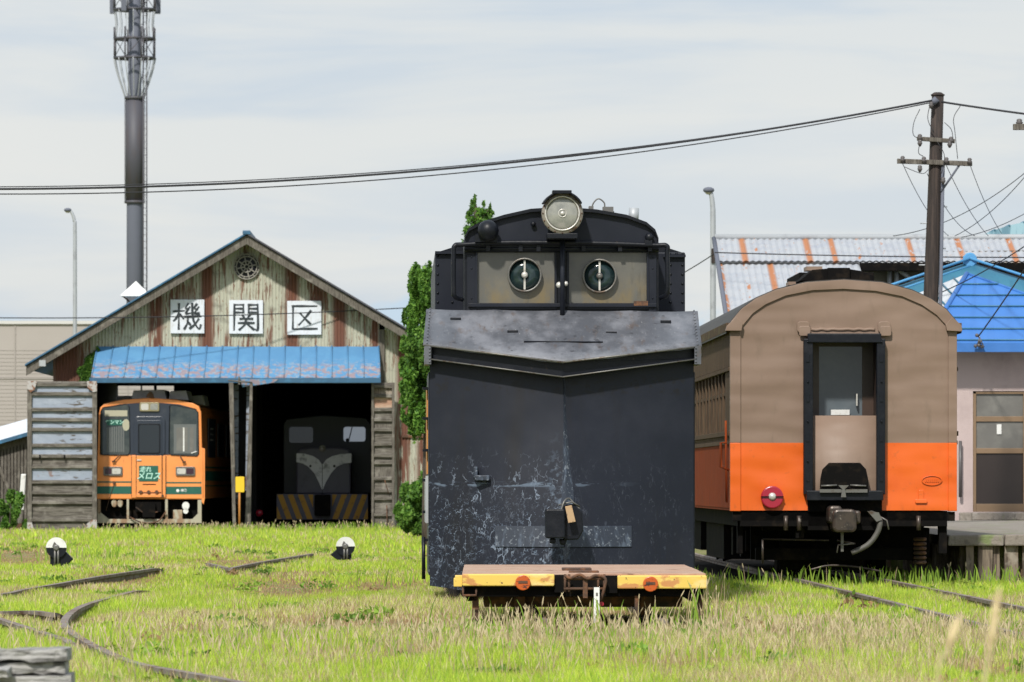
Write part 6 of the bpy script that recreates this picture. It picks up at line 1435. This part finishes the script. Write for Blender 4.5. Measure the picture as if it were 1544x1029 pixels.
# patches of dead or short grass, in photo pixels (px, py, rx, ry, strength)
DRY = [(30, 836, 60, 9, 1.2), (170, 868, 90, 14, .9), (430, 885, 80, 22, 1.1), (620, 880, 80, 14, .5), (560, 935, 260, 16, .9), (800, 975, 260, 40, 1.0), (1230, 975, 330, 38, 1.0), (1480, 1000, 160, 40, .9), (330, 803, 60, 8, .6), (1110, 915, 60, 10, .5), (60, 960, 70, 20, .6), (420, 965, 130, 14, .6), (700, 945, 70, 14, .9), (90, 1010, 80, 30, .4), (1100, 1010, 250, 30, .7)]
LUSH = [(1250, 895, 200, 18, 1.1), (600, 830, 120, 14, .9), (350, 822, 200, 10, .8), (300, 900, 120, 14, .6), (120, 850, 90, 8, .5), (250, 1005, 100, 20, .8), (640, 1010, 120, 25, .8), (1330, 930, 120, 16, .6), (560, 900, 120, 10, .5), (160, 815, 160, 8, .6)]
def patch(px, py, L_):
    v = np.zeros_like(px)
    for a, b, rx, ry, s_ in L_: v = np.maximum(v, s_ * np.exp(-((px - a) / rx) ** 2 - ((py - b) / ry) ** 2))
    return v
shed_half = abs(wx(84)) if False else 5.1
def grow(N, d0, d1, h, w, name_seed, marg=1.5, curve=.35):
    # positions: uniform over the visible wedge plus a margin each side
    D = np.sqrt(d0 ** 2 + (d1 ** 2 - d0 ** 2) * rng.random(N)); half = 775 / FPX * D + marg; x = (rng.random(N) * 2 - 1) * half; y = D
    px = x / D * FPX + 772; py = HOR + EYE * FPX / D
    keep = ~((y > 149.2) & (x > SF.o.x - 5.3) & (x < SF.o.x + 5.3))
    ax = (x - CF.o.x) + (y - CF.o.y) * YT; keep &= ~((y > 72.8) & (ax > 1.75)); keep &= ~((np.abs(ax) < 1.35) & (y > 73.5))
    pxl = x - (848 - 772) / FPX * 60 + (y - 60) * YT; keep &= ~((np.abs(pxl) < 1.2) & (y > 60.5) & (y < 71))
    keep &= y < 170; keep &= ~((y > 51.2) & (y < 56.5) & (x > -.45) & (x < 1.75) & (rng.random(N) < .85))
    x, y, px, py = x[keep], y[keep], px[keep], py[keep]; n = len(x)
    nz = fbm(x, y * .55, .55, 3); nz2 = fbm(x, y * .5, 1.7, 13); dry = np.clip(patch(px, py, DRY) * .75 + (nz - .5) * 3.2 + (nz2 - .5) * 2.0 - patch(px, py, LUSH) * .8 + .02, 0, 1)
    isdry = rng.random(n) < dry * .58 + .04
    k = rng.random(n)
    lush = np.where(k[:, None] < .42, (.38, .52, .05), np.where(k[:, None] < .78, (.50, .58, .085), (.25, .40, .045))); lush = lush * (.8 + .5 * nz2[:, None])
    brown = np.where(k[:, None] < .5, (.68, .58, .34), np.where(k[:, None] < .8, (.50, .38, .22), (.34, .22, .14)))
    col = np.where(isdry[:, None], brown, lush) * (.8 + .4 * rng.random((n, 1)))
    bare = np.clip(patch(px, py, [(430, 890, 85, 20, 1.1), (30, 842, 70, 14, 1.2), (540, 945, 190, 12, 1.), (185, 876, 80, 13, .9), (1000, 1008, 180, 14, .7), (570, 888, 60, 12, .9), (350, 850, 70, 9, .8), (880, 952, 200, 14, .75), (1150, 960, 90, 12, .7), (270, 960, 70, 12, .7)])
        + np.clip((fbm(x, y * .35, .9, 31) - .60) * 6, 0, .9), 0, 1.15)
    low = patch(px, py, [(110, 945, 45, 22, 1), (50, 950, 70, 18, .9), (185, 988, 70, 16, .9), (260, 1008, 60, 10, .7), (60, 890, 80, 8, 1), (160, 903, 60, 10, .9), (86, 862, 30, 9, 1), (521, 850, 30, 8, 1), (1300, 915, 80, 16, .7), (1480, 925, 80, 16, .7), (350, 856, 50, 6, .8), (880, 962, 200, 20, 1.15)])
    thatch = rng.random(n) < np.clip(bare * 1.2 - .25, 0, .88); col = np.where(thatch[:, None], np.array([.42, .28, .16]) * (.6 + .7 * rng.random((n, 1))), col)
    hh = h * (.45 + .9 * rng.random(n)) * (.6 + .9 * nz2) * np.where(isdry, 1.1, 1.) * (1 - .78 * bare) * (1 - .55 * low)
    # longer grass round the vehicles and along the shed, trodden track in the middle
    gone = rng.random(n) < .85 * bare - .2
    hh = np.where(gone, .004, hh); hh *= 1 + .5 * patch(px, py, [(330, 803, 120, 9, 1), (560, 806, 60, 8, .8)])
    ang = rng.random(n) * 2 * np.pi; lean = curve * hh * (.3 + rng.random(n)); dx, dy = np.cos(ang) * lean, np.sin(ang) * lean
    sa = rng.random(n) * np.pi; ww = w * (.6 + .8 * rng.random(n)) * .5; sxn, syn = np.cos(sa) * ww, np.sin(sa) * ww * .4
    v = np.empty((n, 5, 3)); 
    v[:, 0] = np.stack([x - sxn, y - syn, -.01 + 0 * x], 1); v[:, 1] = np.stack([x + sxn, y + syn, -.01 + 0 * x], 1)
    v[:, 2] = np.stack([x + dx * .35 + sxn * .8, y + dy * .35 + syn * .8, hh * .6], 1); v[:, 3] = np.stack([x + dx * .35 - sxn * .8, y + dy * .35 - syn * .8, hh * .6], 1)
    v[:, 4] = np.stack([x + dx, y + dy, hh], 1)
    b = (np.arange(n) * 5)[:, None]
    quads = b + np.array([[0, 1, 2, 3]]); tris = b + np.array([[3, 2, 4, 4]])
    return v.reshape(-1, 3), b, np.repeat(col, 5, 0)
def grass_obj(name, parts, label):
    v = np.concatenate([p[0] for p in parts]); col = np.concatenate([p[2] for p in parts]); n = len(v) // 5; b = (np.arange(n) * 5)[:, None]
    f = np.concatenate([b + np.array([[0, 1, 2]]), b + np.array([[0, 2, 3]]), b + np.array([[3, 2, 4]])])
    o = raw_mesh(name, v, f, col, 'grasscol'); tag(o, label, 'grass', kind='stuff'); return o
grass_obj('grass', [grow(330000, 33, 48, .105, .0065, 1), grow(320000, 48, 66, .10, .008, 2), grow(260000, 66, 100, .085, .012, 3, 2), grow(200000, 100, 170, .11, .022, 4, 3), grow(200000, 30, 120, .10, .016, 5, 14)], 'rough green and straw coloured grass covering the yard')
# low broad-leaved weeds dotted through the yard
wp, wc = [], []
for i in range(300):
    D = math.sqrt(34 ** 2 + (120 ** 2 - 34 ** 2) * rng.random()) if i % 3 else 34 + 26 * rng.random(); x = (rng.random() * 2 - 1) * (775 / FPX * D + 1)
    ax = (x - CF.o.x) + (D - CF.o.y) * YT
    if (D > 72 and ax > -1.9) or (59 < D < 72 and abs(x - .4) < 1.7) or (50.5 < D < 57 and -.6 < x < 2.3): continue
    n = int(rng.integers(25, 90)); r = rng.uniform(.06, .30); a = rng.random(n) * 6.28; q = r * np.sqrt(rng.random(n))
    z = .02 + rng.random(n) * rng.uniform(.05, .15) * (1 - .5 * q / r); wp.append(np.stack([x + q * np.cos(a), D + q * np.sin(a) * 1.3, z], 1))
    base = np.array([(.19, .33, .045), (.27, .42, .055), (.15, .26, .04), (.33, .42, .07), (.38, .25, .12)][int(rng.choice(5, p=[.28, .3, .2, .14, .08]))]); wc.append(base * (.7 + .5 * rng.random((n, 1))))
o = leaf_cloud('weeds', np.concatenate(wp), .055, np.concatenate(wc), None, up=.9); tag(o, 'low broad leaved weeds scattered through the grass', 'weeds', kind='stuff')
# tall flowering stalks by the trolley and in front
def stalks(cx, cy, sx, sy, N, h, seed, out, headp=.6, greens=.35, w=.006, box=None):
    r = np.random.default_rng(seed)
    for i in range(N):
        x, y = r.normal(cx, sx), r.normal(cy, sy); hh = h * r.uniform(.5, 1.15); a = r.uniform(0, 6.28); ln = hh * r.uniform(.08, .38)
        dx, dy = math.cos(a) * ln, math.sin(a) * ln; g = r.random() < greens; col = ((.27, .40, .05) if r.random() < .6 else (.20, .33, .045)) if g else ((.50, .41, .24) if r.random() < .6 else (.36, .27, .16))
        ww = w * (.9 if g else .6); P = [(x, y, 0.), (x + dx * .25, y + dy * .25, hh * .45), (x + dx * .6, y + dy * .6, hh * .8), (x + dx, y + dy, hh)]
        wd_ = [ww, ww, ww * .8, ww * .2]; out[0].append([(p[0] + s_ * q, p[1], p[2]) for p, q in zip(P, wd_) for s_ in (-1, 1)]); out[1].append(col)
        if not g and r.random() < headp:
            hw = w * .85; T_ = Vector(P[3]); Dv = (Vector(P[3]) - Vector(P[2])).normalized(); Ln = .06 * r.uniform(.7, 1.4)
            H = [T_ - Dv * Ln * .2, T_ + Dv * Ln * .2, T_ + Dv * Ln * .7, T_ + Dv * Ln]; out[0].append([(p.x + s_ * q, p.y, p.z) for p, q in zip(H, (hw * .3, hw, hw * .8, hw * .1)) for s_ in (-1, 1)]); out[1].append((.58, .48, .30))
out = ([], [])
stalks(.7, 50.3, 1.0, .3, 110, .15, 1, out); stalks(.5, 47.6, 1.8, .9, 1300, .13, 2, out); stalks(3.2, 46, 1.8, 2.6, 1300, .19, 5, out); stalks(.0, 50.3, .35, .3, 120, .18, 6, out, greens=.2)
stalks(-2.0, 44, 2.2, 2.5, 900, .17, 7, out); stalks(-7.9, 146.5, 1.6, .6, 700, .22, 8, out, w=.012, greens=.6); stalks(-4.5, 147.2, 1.6, .5, 500, .26, 9, out, w=.012, greens=.7); stalks(1.75, 50.8, .12, .3, 40, .42, 10, out)
stalks(0, 42, 3.6, 4.2, 1500, .22, 21, out, greens=.12, w=.0042, headp=.5); stalks(3.5, 43, 2., 3.5, 700, .26, 22, out, greens=.1, w=.0045, headp=.6)
stalks(4.6, 71.6, 2.2, .7, 500, .26, 11, out, greens=.9, w=.009)
stalks(.6, 50.6, .8, .25, 60, .30, 12, out, greens=.6, w=.007); stalks(-7.0, 93, .5, .4, 60, .3, 13, out, greens=.8, w=.01)
v = np.array(out[0]); n = len(v); b = (np.arange(n) * 8)[:, None]; f = np.concatenate([b + np.array([[0, 1, 3, 2]]), b + np.array([[2, 3, 5, 4]]), b + np.array([[4, 5, 7, 6]])])
o = raw_mesh('tall_grass_stalks', v.reshape(-1, 3), f, np.repeat(np.array(out[1]), 8, 0), 'grasscol'); tag(o, 'tall dry seed bearing grass stalks around the trolley and in the foreground', 'grass stalks', kind='stuff')
# blurred stalks close to the lens on the right
for i, (pts, lab) in enumerate(((((1408, 1060), (1425, 990), (1445, 935)), 'left one of the blurred straw seed heads close at the lower right'), (((1478, 1080), (1488, 1010), (1505, 900)), 'right one of the blurred straw seed heads close at the lower right'))):
    D = 11.5; F = Frame(pts[0][0], D, 0); t = thing('grass_stalk', F, lab, 'grass stalk', 'blurred seed heads near the lens')
    P = [F.p(x, y, .02 * k) for k, (x, y) in enumerate(pts)]; m = MB(); P0 = Vector((P[0].x - .1, 0, 0)); m.tube(smooth_path([P0] + P, 5), [.004] * 16, 6); m.build('stem', M('straw_stem%s' % '', (.50, .42, .22), rough=.8) if i == 0 else bpy.data.materials['straw_stem'], t)
    a, b = P[1], P[2]; m = MB(); n = 8; m.tube([a.lerp(b, .15 + k / n) for k in range(n + 1)], [.002] + [.0075 * math.sin(math.pi * (k + .5) / (n + 1)) + .002 for k in range(1, n)] + [.001], 8); m.build('seed_head', M('straw_head', (.62, .50, .28), [dict(k='n', s=60, lo=.45, hi=.6, c=(.45, .34, .18))], rough=.9) if i == 0 else bpy.data.materials['straw_head'], t)
# dark sheets that paint in the shade under the carriage and the plow
def shade_sheet(px, D, y0, y1, hw):
    Fr = Frame(px, D, YT); m = MB(); m.box((-hw, y0, .004), (hw, y1, .035)); o = m.build('under_shade_sheet', 'floor'); o.location = Fr.o; o.rotation_euler = (0, 0, YT); struct(o)
shade_sheet(1272, 71, .9, 30, 1.9); shade_sheet(848, 60, .6, 14, 1.3)

# ================================================================ one piece per object where a part was drawn as several
def split_pieces(o):
    me = o.data; n = len(me.vertices); par = list(range(n))
    def find(a):
        while par[a] != a: par[a] = par[par[a]]; a = par[a]
        return a
    for e in me.edges: a, b = find(e.vertices[0]), find(e.vertices[1]); par[a] = b
    comp = {}
    for p in me.polygons: comp.setdefault(find(p.vertices[0]), []).append(p)
    if len(comp) < 2: return
    pieces = []
    for ps in comp.values():
        idx = {}; vs = []; fs = []
        for p in ps:
            f = []
            for v in p.vertices:
                if v not in idx: idx[v] = len(vs); vs.append(me.vertices[v].co.copy())
                f.append(idx[v])
            fs.append(f)
        m2 = bpy.data.meshes.new(o.name.split('.')[0]); m2.from_pydata(vs, [], fs)
        for mt in me.materials: m2.materials.append(mt)
        m2.polygons.foreach_set('use_smooth', [p.use_smooth for p in ps]); m2.update(); pieces.append(m2)
    kids = list(o.children); objs = [o]; o.data = pieces[0]
    for m2 in pieces[1:]: q = o.copy(); q.data = m2; C.objects.link(q); objs.append(q)
    def cen(m2): return sum((v.co for v in m2.vertices), Vector()) / len(m2.vertices)
    for k in kids: c = cen(k.data); k.parent = min(objs, key=lambda q: (cen(q.data) - c).length)
SPLIT = {'corner_post', 'roof_ventilator', 'lower_corner_post', 'green_band', 'hinge', 'bracket_block', 'side_window', 'axle_box', 'corner_plate', 'downpipe', 'door_pillar', 'step_bolt', 'blue_door_lining', 'frame_clip', 'jumper_socket', 'air_tank', 'lamp_lens', 'hanging_step', 'brace', 'door_seam', 'brake_rigging', 'rivet_row_', 'side_moulding', 'inner_window', 'wiper', 'horn_disc', 'roof_box', 'window_rubber', 'door_bolt', 'rivet_head', 'edge_angle', 'loose_plank', 'door_rod', 'paint_chip_bolt', 'wheelset_axle', 'wall_batten', 'guide_wire', 'roof_conduit', 'seat_slats_', 'side_lettering_', 'lower_side_wall_'}
for o in list(C.objects):
    if o.type == 'MESH' and o.name.split('.')[0] in SPLIT: split_pieces(o)
